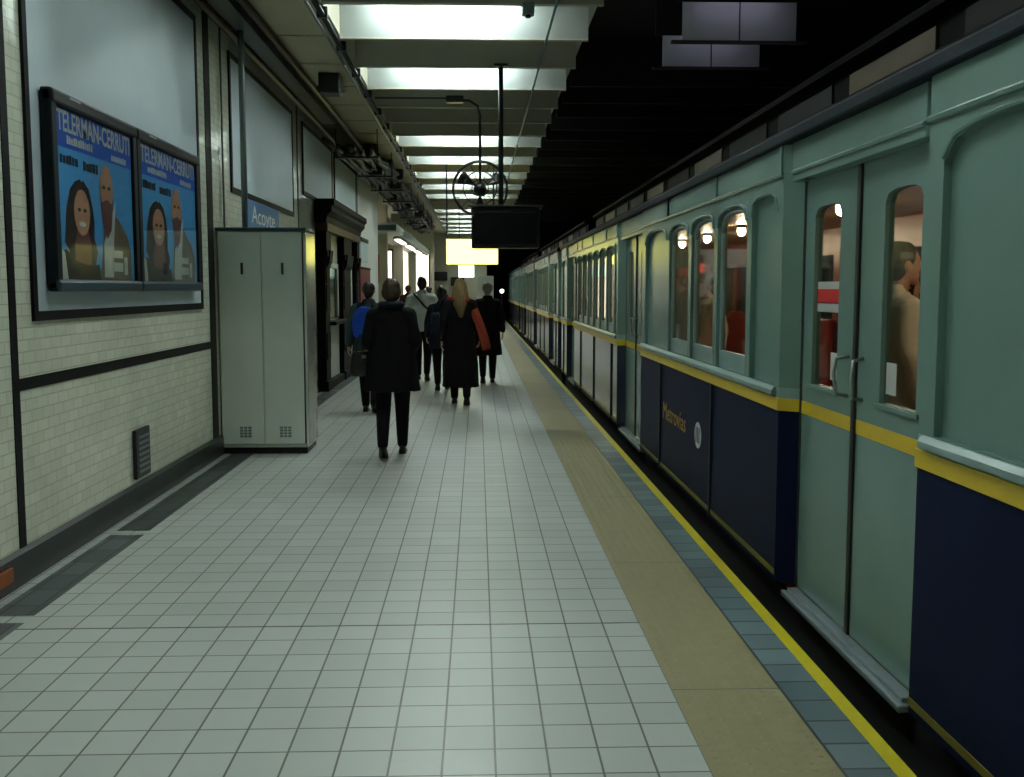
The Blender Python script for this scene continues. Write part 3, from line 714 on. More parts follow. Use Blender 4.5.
# yellow lit sign
r = thing('lit_sign', 'bright yellow illuminated sign hanging over the platform beyond the black box', 'sign', (-0.11, 22.0, 2.10))
MB().bbox(-0.56, 0.56, -0.07, 0.07, 0.0, 0.56, 0.012).build('housing', M['frame_blk'], r)
MB().box(-0.54, 0.54, -0.078, -0.071, 0.02, 0.54).build('face', M['ysign'], r, label='glowing yellow face')
MB().box(-0.54, 0.54, 0.071, 0.078, 0.02, 0.54).build('face', M['ysign'], r, label='glowing yellow face')
for x in (-0.53, 0.45): MB().tube([(x, 0, 0.56), (x, 0, 2.1)], 0.018, 6).build('rod', M['pipe_dark'], r)
r = thing('lit_sign', 'small pale green illuminated sign below the large yellow sign', 'sign', (-0.32, 30.0, 1.92))
MB().bbox(-0.24, 0.24, -0.05, 0.05, 0.0, 0.42, 0.01).build('housing', M['frame_blk'], r)
MB().box(-0.225, 0.225, -0.058, -0.051, 0.015, 0.405).build('face', M['gsign'], r)
for x in (-0.2, 0.2): MB().tube([(x, 0, 0.42), (x, 0, 2.3)], 0.012, 6).build('rod', M['pipe_dark'], r)

# ------------------------------------------------------------------ wall things
def poster_case(y0, y1, label, plab):
    z0, z1 = 1.585, 2.745; w = 0.085; d = 0.085
    r = thing('poster_case', label, 'poster case', (XW, (y0 + y1) / 2, z0), 0, 'poster cases')
    h = (y1 - y0) / 2; zz = z1 - z0
    MB().box(0.013, 0.06, -h + .02, h - .02, .02, zz - .02).build('back_panel', M['frame_blk'], r)
    f = MB()
    f.bbox(0.021, d, -h, -h + w, 0, zz, .012); f.bbox(0.021, d, h - w, h, 0, zz, .012); f.bbox(0.021, d + .01, -h, h, zz - w, zz, .018)
    f.build('frame', M['frame_blk'], r)
    MB().bbox(0.021, d + .012, -h, h, 0, w * .85, .02).build('bottom_rail', M['frame_lo'], r)
    MB().box(0.072, 0.075, -h + w, h - w, w * .85, zz - w).build('glass', M['glass'], r)
    MB().box(d + .0, d + .012, -h + .25, -h + .42, zz - .03, zz - .018).build('latch', M['metal'], r)
    # poster: flat artwork behind the glass
    p = thing('poster', plab, 'poster', (XW + 0.0605, (y0 + y1) / 2, z0 + w * .85), 0, 'blue posters')
    ph = h - w; pz = zz - w * 1.85; W = 2 * ph
    MB().box(0, 0.003, -ph, ph, 0, pz).build('sheet', M['p_blue'], p)
    MB().box(0.003, 0.005, -ph, ph, pz * .775, pz).build('title_band', M['p_navy'], p)
    fr = lambda u, v, dx: (dx, -ph + u * W, v * pz)
    P4 = lambda u, v, dx: plane_from(fr(u, v, dx), (0, 1, 0), (0, 0, 1))
    lettering('TELERMAN-CERRUTI', pz * .125, W * .95, M['p_white'], P4(.025, .865, .007), 'lettering', p, 0.016)
    def blobs(u0, u1, v, hgt, mat, nn, name):
        b = MB(); st = (u1 - u0) / nn
        for i in range(nn):
            a = u0 + st * i
            b.box(.005, .007, -ph + a * W, -ph + (a + st * random.uniform(.55, .85)) * W, (v) * pz, (v + hgt * random.uniform(.75, 1)) * pz)
        b.build(name, mat, p)
    blobs(.13, .45, .80, .05, M['p_white'], 12, 'caption'); blobs(.70, .92, .79, .045, M['p_white'], 8, 'caption')
    blobs(.05, .26, .68, .06, M['p_dark'], 6, 'slogan'); blobs(.32, .52, .67, .06, M['p_dark'], 5, 'slogan')
    def blob(pts, dx, mat, name):
        pts2 = [(-ph + u * W, v * pz) for u, v in pts]
        MB().prism(pts2, 'x', dx, dx + .0008).build(name, mat, p)
    def oval(u, v, ru, rv, k=20): return [(u + ru * math.cos(2 * PI * i / k), v + rv * math.sin(2 * PI * i / k)) for i in range(k)]
    # man: jacket, collar, bald head
    blob([(.50, 0), (.95, 0), (.96, .20), (.90, .31), (.76, .42), (.66, .45), (.56, .30)], .0032, M['p_jack'], 'jacket_print')
    blob([(.55, .02), (.68, .02), (.70, .26), (.745, .53), (.64, .36), (.56, .24)], .0042, M['p_white'], 'shirt_print')
    blob([(.53, .50), (.70, .50), (.67, .33), (.61, .27), (.56, .33)], .0047, M['p_plum'], 'neck_print')
    blob(oval(.615, .585, .092, .165), .0052, M['p_skin'], 'face_print')
    blob([(.525, .54), (.545, .50), (.615, .525), (.685, .50), (.705, .54), (.69, .46), (.65, .41), (.615, .40), (.58, .41), (.54, .46)], .0058, M['p_plum'], 'beard_print')
    for uu in (.58, .65): blob(oval(uu, .60, .02, .012, 10), .0058, M['p_hair'], 'eye_print')
    # woman: long dark hair, face, top
    blob([(.07, .22), (.10, .42), (.15, .54), (.21, .59), (.27, .61), (.29, .59), (.31, .61), (.38, .56), (.42, .46), (.44, .36), (.43, .26), (.47, .18), (.44, .10), (.46, .02), (.12, .02), (.09, .10), (.12, .17)], .0037, M['p_hair'], 'hair_print')
    blob([(.19, 0), (.38, 0), (.385, .22), (.35, .32), (.23, .32), (.18, .2)], .0043, M['p_plum'], 'neck_print')
    blob(oval(.285, .41, .098, .14), .0047, M['p_skin'], 'face_print')
    for uu in (.25, .32): blob(oval(uu, .425, .02, .012, 10), .0052, M['p_hair'], 'eye_print')
    blob(oval(.285, .34, .042, .016, 10), .0052, M['p_white'], 'smile_print')
    blob([(.02, 0), (.50, 0), (.48, .10), (.34, .09), (.20, .11), (.08, .18), (.03, .16)], .0053, M['p_hair'], 'top_print')
    blob([(.02, 0.0), (.09, 0.0), (.06, .16), (.02, .18)], .0057, M['p_white'], 'edge_print')
    for (a, b_, c_, d_) in ((.68, .82, .15, .20), (.68, .82, .06, .12), (.84, .89, .04, .16)):
        blob([(a, c_), (b_, c_), (b_, d_), (a, d_)], .0062, M['p_white'], 'credit_box')
    return r
poster_case(6.08, 7.57, 'larger nearer black glazed poster case on the left wall', 'blue portrait poster in the nearer wall case beside the camera end')
poster_case(7.575, 9.22, 'farther black glazed poster case on the left wall, toward the locker', 'blue portrait poster in the farther wall case, next to the locker')

# vent plate low on the wall
r = thing('wall_vent', 'small dark metal vent plate low on the tiled wall', 'vent', (XW, 7.66, 0.22))
MB().bbox(0.001, 0.03, -0.16, 0.16, 0, 0.36, 0.008).build('plate', M['pipe_dark'], r)
t = MB()
for k in range(7): t.box(0.03, 0.036, -0.12, 0.12, 0.04 + k * .042, 0.058 + k * .042)
t.build('grille', M['pipe'], r)
# orange-brown plate on the skirting
r = thing('skirting_plate', 'small orange brown plate fixed to the dark skirting of the left wall', 'plate', (-2.469, 5.15, 0.06))
MB().bbox(0.0, 0.018, -0.28, 0.28, 0, 0.078, .004).build('plate', M['orangewood'], r)
for q in (-.24, .24): MB().tube([(0.017, q, .039), (0.022, q, .039)], .008, 8).build('screw', M['metal'], r)
# station name sign
r = thing('station_sign', 'blue station name sign on the wall above the locker', 'sign', (XW, 12.25, 2.17))
MB().bbox(0.001, 0.02, -0.92, 0.92, 0, 0.405, 0.005).build('plate', M['blue_sign'], r)
lettering('Acoyte', 0.25, 1.30, M['white'], plane_from((0.021, -0.64, 0.10), (0, 1, 0), (0, 0, 1)), 'lettering', r)

# locker
r = thing('metal_locker', 'tall grey green two door metal locker against the left wall', 'locker', (-2.07, 10.35, 0))
hx, hy, H = 0.418, 0.29, 2.185
MB().bbox(-hx + .012, hx - .012, -hy + .015, hy - .015, 0, 0.06, .004).build('plinth', M['black'], r)
MB().bbox(-hx, hx, -hy + .012, hy, 0.06, H - .03, .008).build('body', M['cab'], r)
MB().bbox(hx - .012, hx + .006, -hy + .03, hy - .01, 0.08, H - .06, .004).build('side_panel', M['cab_side'], r, label='glossy steel side panel')
MB().bbox(-hx - .012, hx + .012, -hy - .015, hy, H - .03, H, .006).build('top_cap', M['frame_lo'], r)
MB().bbox(-hx + .004, hx - .004, -hy - .004, -hy + .013, 0.065, 0.095, .003).build('kick_rail', M['panel_lt'], r)
for s in (-1, 1):
    xa, xb = (-hx + .012, -.004) if s < 0 else (.004, hx - .03)
    d = MB().bbox(xa, xb, -hy - .006, -hy + .013, 0.10, H - .04, .004).build('door', M['cab'], r)
    xc = -0.185 if s < 0 else 0.20
    MB().bbox(xc - .012, xc + .012, -hy - .013, -hy - .005, 1.74, 1.85, .004).build('handle', M['black'], d)
    g = MB()
    for q in range(4):
        for p_ in range(3): g.box(xc - .055 + p_ * .04, xc - .055 + p_ * .04 + .03, -hy - .009, -hy - .005, .165 + q * .028, .165 + q * .028 + .019)
    g.build('vent_grille', M['pipe'], d)
MB().bbox(hx - .03, hx - .018, -hy - .008, -hy + .01, 0.10, H - .04, .002).build('edge_seal', M['black'], r)
# vertical service pipe into the locker top
o = MB().tube([(-2.28, 10.36, 2.185), (-2.28, 10.36, 4.70)], 0.03, 12).build('service_pipe', M['pipe'], None, True)
tag(o, 'upright grey pipe rising from the locker top to the ceiling', 'pipe')

# booth
r = thing('ticket_booth', 'dark carved wooden booth with cornice built against the left wall', 'booth', (XW, 16.2, 0))
def post(y0, y1):
    p = MB(); p.bbox(0.0, 0.17, y0, y1, 0.0, 0.16, .01); p.bbox(0, 0.14, y0 + .03, y1 - .03, 0.16, 2.1, .01)
    p.bbox(0, 0.19, y0, y1, 2.1, 2.2, .02); p.bbox(0, 0.17, y0 + .02, y1 - .02, 2.2, 2.62, .01)
    for zz in (0.5, 1.25, 1.7): p.bbox(0.13, 0.155, y0 + .09, y1 - .09, zz, zz + .42, .01)
    p.build('post', M['wood_dark'], r)
    MB().prism([(0.14, 1.9), (0.20, 2.02), (0.22, 2.2), (0.14, 2.2)], 'y', y0 + .12, y1 - .12).build('bracket', M['wood_dark'], r)
post(0, 0.55); post(2.15, 3.25); post(4.1, 4.55)
co = MB()
co.prism([(0, 2.62), (0.18, 2.62), (0.20, 2.72), (0.27, 2.80), (0.27, 2.86), (0.31, 2.90), (0.31, 2.98), (0, 2.98)], 'y', -0.08, 4.63)
co.build('cornice', M['wood_dark'], r)
MB().box(0.005, 0.192, 0.0, 4.55, 2.50, 2.62).build('frieze', M['wood'], r)
MB().bbox(0, 0.24, 0.5, 4.1, 1.02, 1.08, .012).build('counter', M['wood_dark'], r)
for (a, b) in ((0.55, 2.15), (3.25, 4.1)):
    MB().bbox(0.0, 0.06, a, b, 0.12, 1.02, .004).build('lower_panel', M['panel_lt'], r)
    MB().box(0.0, 0.05, a, b, 1.08, 2.5).build('upper_panel', M['panel_lt'], r)
    f = MB(); z0_, z1_ = 1.12, 1.95
    f.bbox(0.05, 0.08, a + .12, a + .22, z0_, z1_ + .06); f.bbox(0.05, 0.08, b - .22, b - .12, z0_, z1_ + .06); f.bbox(0.05, 0.08, a + .12, b - .12, z1_, z1_ + .08)
    w_ = f.build('window', M['white'], r)
    MB().box(0.052, 0.06, a + .22, b - .22, z0_, z1_).build('pane', pm('booth_glass', rgb(54, 70, 66), 0.1, var=.1), w_)
MB().bbox(0, 0.15, 0.5, 4.1, 0, 0.12, .01).build('kickboard', M['wood_dark'], r)
# wall notice and red board beyond the booth
r = thing('notice_sign', 'grey blue notice with black top bar on the wall past the booth', 'sign', (XW, 22.9, 2.2))
MB().bbox(0.001, 0.03, -0.7, 0.7, 0, 0.42, .004).build('plate', M['board'], r)
MB().bbox(0.001, 0.05, -0.72, 0.72, 0.42, 0.50, .004).build('top_bar', M['black'], r)
r = thing('red_board', 'dark red board on the wall past the booth under the notice', 'board', (XW, 23.0, 0.9))
MB().bbox(0.001, 0.04, -1.0, 1.0, 0, 1.15, .006).build('board', M['red'], r)
MB().bbox(0.035, 0.05, -1.02, 1.02, 1.13, 1.17, .004).build('edge_strip', M['wood_dark'], r)

struct('trim_30', MB().box(XW, XW + .004, 21.98, 26.3, 0.2, 4.2), M['white'])
r = thing('sensor_box', 'small grey box under the ceiling beam before the nearest light strip', 'box', (0.47, 9.72, 4.19))
MB().bbox(-.055, .055, -.06, .06, -.10, 0, .008).build('box', M['pipe'], r)
MB().tube([(0, 0, -.10), (0, 0, -.125)], .025, 10).build('lens', M['black'], r)

# ------------------------------------------------------------------ shop recess beyond the wall
for i, (x, yy, lab) in enumerate(((-2.65, 29.0, 'square pale column at the near corner of the shop opening'), (-2.75, 36.5, 'square pale column in the middle of the shop opening'), (-2.75, 44, 'square pale column at the far end of the shop opening'))):
    r = thing('square_column', lab, 'column', (x, yy, 0))
    MB().bbox(-0.16, 0.16, -0.16, 0.16, 0.15, 4.2, .01).build('shaft', M['cream_wall'], r)
    MB().bbox(-0.19, 0.19, -0.19, 0.19, 0, 0.16, .01).build('base', M['black_gran'], r)
    MB().bbox(-0.24, 0.24, -0.24, 0.24, 3.9, 4.2, .02).build('capital', M['cream_wall'], r)
struct('wall_shop', MB().box(-6.0, -1.95, 47.0, 47.15, 0, 4.4), M['cream_wall'])
for i, (x0, x1) in enumerate(((-4.35, -3.85), (-3.62, -2.95), (-2.75, -2.2))):
    r = thing('shop_window', ['tall glowing warm shop window by the near column', 'tall glowing warm shop window between the columns', 'tall glowing warm shop window farthest along the wall'][i], 'window', ((x0 + x1) / 2, 46.99, 0.3), 0, 'shop windows')
    h = (x1 - x0) / 2
    f = MB(); f.box(-h - .06, -h, -.05, 0, 0, 3.0); f.box(h, h + .06, -.05, 0, 0, 3.0); f.box(-h - .06, h + .06, -.05, 0, 3.0, 3.08); f.box(-h - .06, h + .06, -.05, 0, -.08, 0)
    f.build('frame', M['wood'], r)
    MB().box(-h, h, -.03, -.01, 0, 3.0).build('pane', M['shopwin'], r)
for i in range(4):
    o = MB().bbox(-2.42, -2.26, 30.5 + i * 4.6, 33.6 + i * 4.6, 2.98, 3.05, .01)
    r = thing('canopy_lamp', 'long warm lamp under the shop canopy, %s from the camera' % order[i].replace('nearest', 'first'), 'lamp', (0, 0, 0), 0, 'shop canopy lamps')
    MB().bbox(-2.45, -2.23, 30.5 + i * 4.6, 33.6 + i * 4.6, 3.05, 3.12, .01).build('housing', M['white'], r)
    MB().bbox(-2.41, -2.27, 30.6 + i * 4.6, 33.5 + i * 4.6, 3.01, 3.05, .01).build('diffuser', M['shoplamp'], r)
for i, yy in enumerate((28.2, 32.0)):
    r = thing('shop_light', ['white ceiling light inside the shop opening, nearer of two', 'white ceiling light inside the shop opening, farther of two'][i], 'ceiling light', (-3.35, yy, 3.72), 0, 'shop ceiling lights')
    MB().bbox(-.5, .5, -.12, .12, 0, .08, .01).build('housing', M['white'], r)
    MB().bbox(-.48, .48, -.10, .10, -.05, 0, .01).build('diffuser', M['shoplamp'], r)
    for q in (-.4, .4): MB().tube([(q, 0, .08), (q, 0, 1.03)], .012, 6).build('rod', M['pipe_dark'], r)
r = thing('shop_canopy', 'grey canopy running above the shop opening', 'canopy', (-2.7, 28.0, 3.12))
MB().bbox(-0.3, 0.55, 0, 20.5, 0.0, 0.22, .02).build('fascia', M['panel_lt'], r)
MB().bbox(-0.28, 0.53, -0.01, 0.02, 0.04, 0.18, .004).build('end_cap', M['frame_lo'], r)
r = thing('lit_sign', 'small red lit sign beside the wall end near the shop', 'sign', (-2.62, 27.3, 1.75))
MB().bbox(-0.2, 0.06, -0.05, 0.05, 0, 0.75, .01).build('housing', M['red'], r)
MB().box(-0.14, 0.03, -0.058, -0.051, 0.28, 0.52).build('face', M['redlamp'], r)
MB().tube([(-0.14, 0, 0.75), (-0.14, 0, 1.36)], 0.012, 6).build('rod', M['pipe_dark'], r)
# loudspeakers and board on the end wall
for i, (x, zz, lab) in enumerate(((-1.75, 2.0, 'dark box speaker on the end wall, upper of two'), (-0.95, 1.75, 'dark box speaker on the end wall, lower of two'))):
    r = thing('box_speaker', lab, 'speaker', (x, 49.99, zz))
    MB().bbox(-0.32, 0.32, -0.4, 0, 0, 0.42, .02).build('cabinet', M['black'], r)
    MB().bbox(-0.28, 0.28, -0.42, -0.39, 0.04, 0.38, .01).build('grille', M['pipe_dark'], r)
r = thing('white_board', 'plain white board hanging at the far end of the platform', 'board', (0.3, 40, 1.2))
MB().bbox(-0.32, 0.32, -0.03, 0.03, 0, 0.9, .01).build('panel', M['white'], r)
for s in (-.28, .28): MB().tube([(s, 0, -1.2), (s, 0, 0.02)], 0.02, 6).build('leg', M['pipe'], r)
# ------------------------------------------------------------------ train
def arch(mb, y0, y1, zb, zt, a0, a1, oz, zs, zc, xf, xb, N=14, blind=False, mould=True):
    """a wall bay y0..y1, zb..zt with an arched opening a0..a1, sill oz, spring zs, crown zc"""
    def az(u): return zs + (zc - zs) * max(0.0, 1 - abs(u) ** 2.6) ** (1 / 2.6)
    top = [(a0 + (a1 - a0) * i / N, az(-1 + 2 * i / N)) for i in range(N + 1)]
    def front(x):
        mb.add([(x, y0, zb), (x, a0, zb), (x, a0, zt), (x, y0, zt)], [(0, 1, 2, 3)])
        mb.add([(x, a1, zb), (x, y1, zb), (x, y1, zt), (x, a1, zt)], [(0, 1, 2, 3)])
        mb.add([(x, a0, zb), (x, a1, zb), (x, a1, oz), (x, a0, oz)], [(0, 1, 2, 3)])
        for i in range(N):
            (ya, za), (yb, zb_) = top[i], top[i + 1]
            mb.add([(x, ya, za), (x, yb, zb_), (x, yb, zt), (x, ya, zt)], [(0, 1, 2, 3)])
    front(xf)
    if not blind: front(xb)
    loop = [(a0, oz)] + top + [(a1, oz)]
    k = len(loop)
    v = [(xf, a, b) for a, b in loop] + [(xb, a, b) for a, b in loop]
    mb.add(v, [(i, (i + 1) % k, k + (i + 1) % k, k + i) for i in range(k)])
    if blind:
        mb.add([(xb, a, b) for a, b in loop], [tuple(range(k))])
    # thin raised arch moulding
    if mould: mb.tube([(xf - .004, a, b + .012) for a, b in top], 0.009, 6)
    return loop

XF, XD = 1.58, 1.665      # body side face, door face
ZS, ZY0, ZY1, ZR, ZL = 0.05, 0.965, 1.03, 1.085, 2.175
def side_section(car, ya, yb, bays, dividers, x_in=XD):
    """one stretch of body side between doors; both ends return inwards to the door plane"""
    c = 0.08
    low = [(ya, x_in), (ya + c, XF), (yb - c, XF), (yb, x_in)]
    def wallprism(mb, z0, z1, off=0.0):
        pts = [(x_in, ya), (XF - off, ya + c - off), (XF - off, yb - c + off), (x_in, yb), (x_in + .07, yb), (x_in + .07, ya)]
        mb.prism(pts, 'z', z0, z1)
    lp = MB(); wallprism(lp, ZS, ZY0)
    lp.build('lower_panel', M['t_navy' if ya < 11 else 't_navy_gloss'], car, label='dark navy lower side panel')
    for yd in dividers: MB().bbox(XF - .014, XF + .002, yd - .02, yd + .02, ZS, ZY0, .004).build('panel_strip', M['rubber'], car)
    MB().box(XF - .004, XF, ya + c, yb - c, ZS + .03, ZS + .06).build('lower_stripe', M['t_ylow'], car)
    b = MB(); wallprism(b, ZY0, ZY1, 0.008); b.build('belt_stripe', M['t_yel'], car, label='yellow belt stripe')
    b = MB(); wallprism(b, ZY1, ZR, 0.0)
    b.prism([(XF - .026, ZY1 + .014), (XF, ZY1 + .006), (XF, ZR), (XF - .012, ZR), (XF - .026, ZY1 + .036)], 'y', ya + c + .05, yb - c - .05)
    b.build('sill_rail', M['t_rail'], car)
    # end posts
    w = MB()
    first, last = bays[0][1], bays[-1][2]
    MB().prism([(x_in, ya), (XF, ya + c), (XF, first), (XF + .06, first), (x_in + .07, ya)], 'z', ZR, ZL).build('end_post', M['t_green'], car)
    MB().prism([(x_in, yb), (XF, yb - c), (XF, last), (XF + .06, last), (x_in + .07, yb)], 'z', ZR, ZL).build('end_post', M['t_green'], car)
    for kind, y0, y1 in bays:
        m_ = 0.05
        a0, a1 = y0 + m_, y1 - m_
        if kind == 'b':
            arch(w, y0, y1, ZR, ZL, a0, a1, ZR + .005, 2.0, 2.105, XF, XF + .03, blind=True)
        elif kind == 'B':
            arch(w, y0, y1, ZR, ZL, a0, a1, ZR + .005, 2.03, 2.13, XF, XF + .03, blind=True)
        else:
            loop = arch(w, y0, y1, ZR, ZL, a0, a1, ZR + .005, 1.99, 2.095, XF, XF + .06)
    w.build('window_wall', M['t_green'], car)
    for kind, y0, y1 in bays:
        if kind != 'w': continue
        a0, a1 = y0 + .05, y1 - .05
        f = MB()
        arch(f, a0 - .01, a1 + .01, ZR, 2.14, a0 + .045, a1 - .045, ZR + .115, 1.96, 2.065, XF + .022, XF + .045)
        fo = f.build('window', M['t_rail'], car)
        MB().box(XF + .032, XF + .036, a0 + .03, a1 - .03, ZR + .1, 2.09).build('pane', M['tglass'], fo)
    # letterboard and mouldings
    lb = MB(); wallprism(lb, ZL, 2.335)
    lb.tube([(XF - .004, ya + c, ZL + .012), (XF - .004, yb - c, ZL + .012)], 0.013, 6)
    yy = ya + .1
    for kind, y0, y1 in bays[::2] + [bays[-1]]:
        lb.bbox(XF - .012, XF + .004, y0 - .02, y0 + .02, ZL + .02, 2.335, .004)
    lb.build('letterboard', M['t_green'], car)

def door_leaf(car, y0, y1, hinge_side, sticker=False):
    x0 = XD; zt = 2.14
    d = MB()
    oy0, oy1 = (y0 + .20, y1 - .18)
    if hinge_side < 0: oy0, oy1 = y0 + .14, y1 - .26
    elif hinge_side > 0: oy0, oy1 = y0 + .23, y1 - .17
    arch(d, y0, y1, 1.03, zt, oy0, oy1, 1.13, 1.95, 2.0, x0, x0 + .04, mould=False)
    d.bbox(x0, x0 + .04, y0, y1, 0.05, ZY0, .004)
    lf = d.build('door', M['t_green'], car)
    MB().box(x0 - .001, x0 + .041, y0, y1, ZY0, ZY1).build('stripe', M['t_yel'], lf)
    MB().box(x0 + .018, x0 + .022, oy0 - .01, oy1 + .01, 1.12, 2.01).build('pane', M['tglass'], lf)
    b = MB(); b.bbox(x0 - .010, x0, oy0 - .03, oy1 + .03, 1.106, 1.128, .004); b.build('sill', M['t_green'], lf)
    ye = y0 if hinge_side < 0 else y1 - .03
    MB().box(x0 - .003, x0 + .001, ye, ye + .03, .05, 2.14).build('edge_seal', M['rubber'], lf)  # dark strip on the leaf edge, painting in the jamb recess shadow
    ys = y0 + .05 if hinge_side < 0 else y1 - .05
    ys = y1 - .07 if hinge_side < 0 else y0 + .07
    sg = -1 if hinge_side < 0 else 1
    hp = [(x0 - .002, ys, 1.30), (x0 - .05, ys + sg * .02, 1.29), (x0 - .06, ys + sg * .03, 1.22), (x0 - .05, ys + sg * .02, 1.13), (x0 - .002, ys, 1.12)]
    MB().tube(hp, 0.009, 8).build('handle', M['metal'], lf, True)
    if sticker:
        MB().box(x0 + .015, x0 + .018, oy0 + .02, oy1 - .02, 1.60, 1.635).build('sticker', M['sticker'], lf)
        MB().box(x0 + .015, x0 + .018, oy0 + .02, oy1 - .02, 1.535, 1.60).build('sticker', M['sticker_r'], lf, label='red sticker on the glass')
        MB().box(x0 + .015, x0 + .018, oy0 + .02, oy1 - .02, 1.49, 1.53).build('sticker', M['sticker'], lf)
    q0 = oy0 + .03 if hinge_side > 0 else oy1 - .13
    MB().box(x0 + .015, x0 + .018, q0, q0 + .10, 1.17, 1.30).build('sticker', M['sticker'], lf)
    return lf

def doorway(car, y0, y1, sticker=False):
    m_ = (y0 + y1) / 2
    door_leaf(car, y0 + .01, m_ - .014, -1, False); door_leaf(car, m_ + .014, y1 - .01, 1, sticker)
    MB().bbox(XD - .012, XD + .03, m_ - .022, m_ + .022, .05, 2.14, .006).build('door_seal', M['rubber'], car)
    l = MB().bbox(XF + .02, XD + .07, y0 - .0, y1 + .0, 2.14, 2.335, .004)
    l.tube([(XF + .018, y0, ZL + .012), (XF + .018, y1, ZL + .012)], 0.012, 6)
    l.build('door_lintel', M['t_green'], car)
    s = MB().bbox(XF + .005, XD + .08, y0 + .02, y1 - .02, 0.0, 0.03, .006); s.bbox(XF + .03, XD + .0, y0 + .05, y1 - .05, 0.03, 0.05, .004)
    s.build('door_sill', M['sill_m'], car)

def make_car(label, y0, y1, plan, loc=(0, 0, 0), lamps=None, seats=True):
    """plan: list of ('s', ya, yb, bays, dividers) and ('d', ya, yb, sticker)"""
    car = thing('subway_car', label, 'subway car', loc, 0, 'subway train')
    for it in plan:
        if it[0] == 's': side_section(car, *it[1:])
        else: doorway(car, *it[1:])
    XM = 2.9; X2 = 2 * XM - XF
    MB().bbox(XF - .03, XF + .06, y0, y1, 2.335, 2.40, .012).build('gutter', M['t_gut'], car)
    prof = [(XF, 2.39), (1.66, 2.46), (1.85, 2.545), (2.15, 2.61)]
    full = prof + [(2 * XM - x, z) for x, z in prof[::-1]]
    MB().prism(full + [(X2, 2.36), (XF, 2.36)], 'y', y0, y1).build('roof', M['t_roof'], car)
    cl = MB().prism([(2.2, 2.60), (2.2, 2.88), (2.12, 2.90), (2.12, 2.94), (2.5, 3.03), (2.9, 3.05), (3.3, 3.03), (3.68, 2.94), (3.68, 2.90), (3.6, 2.88), (3.6, 2.60)], 'y', y0 + .4, y1 - .4)
    cl.build('clerestory', M['t_roof'], car)
    yy = y0 + .7; k = 0
    while yy < y1 - 1.5:
        MB().bbox(2.185, 2.2, yy, yy + 1.15, 2.68, 2.85, .004).build('clerestory_pane', M['t_cler' if k % 5 in (2, 4) else 't_clerd'], car); yy += 1.45; k += 1
    # underframe, floor, far side, ends
    u = MB().box(XF + .08, X2 - .08, y0 + .1, y1 - .1, -0.55, -0.02)
    u.build('underframe', M['under'], car)
    for yy in (y0 + 2.6, y1 - 2.6):
        for dy in (-.9, .9):
            MB().tube([(XF + .25, yy + dy, -.72), (XF + .38, yy + dy, -.72)], .38, 20).build('wheel', M['under'], car, True)
            MB().tube([(X2 - .38, yy + dy, -.72), (X2 - .25, yy + dy, -.72)], .38, 20).build('wheel', M['under'], car, True)
    MB().box(XF + .1, X2, y0 + .05, y1 - .05, -0.02, 0.045).build('carriage_floor', M['t_wood'], car)
    fw = MB(); fw.box(X2 - .07, X2, y0, y1, 0.045, 1.15); fw.box(X2 - .07, X2, y0, y1, 2.0, 2.36)
    yy = y0
    while yy < y1: fw.box(X2 - .07, X2, yy, min(yy + .22, y1), 1.15, 2.0); yy += .95
    fw.build('far_side_wall', M['t_wood'], car)
    MB().box(X2 - .045, X2 - .04, y0, y1, 1.15, 2.0).build('far_pane', M['tglass'], car)
    MB().box(XF + .08, X2 - .08, y0 + .05, y1 - .05, 2.30, 2.335).build('carriage_ceiling', M['t_ceil'], car)
    for a, b in ((y0, y0 + .06), (y1 - .06, y1)):
        e = MB().box(XF + .07, X2, a, b, 0.0, 2.36); e.build('end_wall', M['t_green'], car)
    if seats:
        yy = y0 + .5
        for a, b in [(it[1], it[2]) for it in plan if it[0] == 's']:
            if b - a < 2: continue
            s = MB().bbox(XF + .12, XF + .50, a + .25, b - .25, 0.40, 0.50, .03); s.bbox(XF + .1, XF + .16, a + .25, b - .25, 0.5, 1.05, .02)
            s.build('bench', M['t_seat'], car)
            s = MB().bbox(X2 - .50, X2 - .12, a + .25, b - .25, 0.40, 0.50, .03); s.bbox(X2 - .16, X2 - .1, a + .25, b - .25, 0.5, 1.25, .02)
            s.build('bench', M['t_seat'], car)
            for q in (a + .2, b - .2): MB().tube([(XF + .52, q, .045), (XF + .52, q, 2.3)], .016, 8).build('grab_pole', M['metal'], car)
    for ly in (lamps or []):
        l = MB(); l.ell((2.9, ly, 2.235), (.045, .045, .055), 10)
        lo = MB().lathe([(0.02, 0), (.07, 0.0), (.05, .03), (.015, .05)], (2.9, ly, 2.265), 12).build('lamp_base', M['metal'], car)
        l.build('lamp', M['lamp'], lo, True, label='glowing warm lamp')
    return car

def bays_windows(a, b, n):
    st = (b - a) / n
    return [('w', a + st * i, a + st * (i + 1)) for i in range(n)]
plan1 = [
    ('s', -1.5, 3.71, [('B', -0.9, 0.2), ('w', .2, 1.0), ('w', 1.0, 1.8), ('b', 1.8, 2.35), ('B', 2.35, 3.56)], [0.2, 1.9]),
    ('d', 3.71, 5.28, True),
    ('s', 5.28, 10.03, [('b', 5.40, 6.02), ('w', 6.02, 6.87), ('w', 6.87, 7.71), ('w', 7.71, 8.60), ('b', 8.60, 9.80)], [6.90, 8.85]),
    ('d', 10.03, 11.60, False),
    ('s', 11.60, 16.95, [('b', 11.72, 12.0)] + bays_windows(12.0, 16.4, 6) + [('b', 16.4, 16.83)], [12.15, 14.0, 15.8]),
    ('d', 16.95, 18.25, False),
    ('s', 18.25, 19.55, [('b', 18.4, 19.4)], [18.95]),
]
car1 = make_car('grey green and navy subway car with a double door, nearest the camera', -1.5, 19.55, plan1, lamps=[3.3, 4.95, 6.6, 8.25, 9.9, 11.4, 13.1, 14.7, 16.4, 18.0])
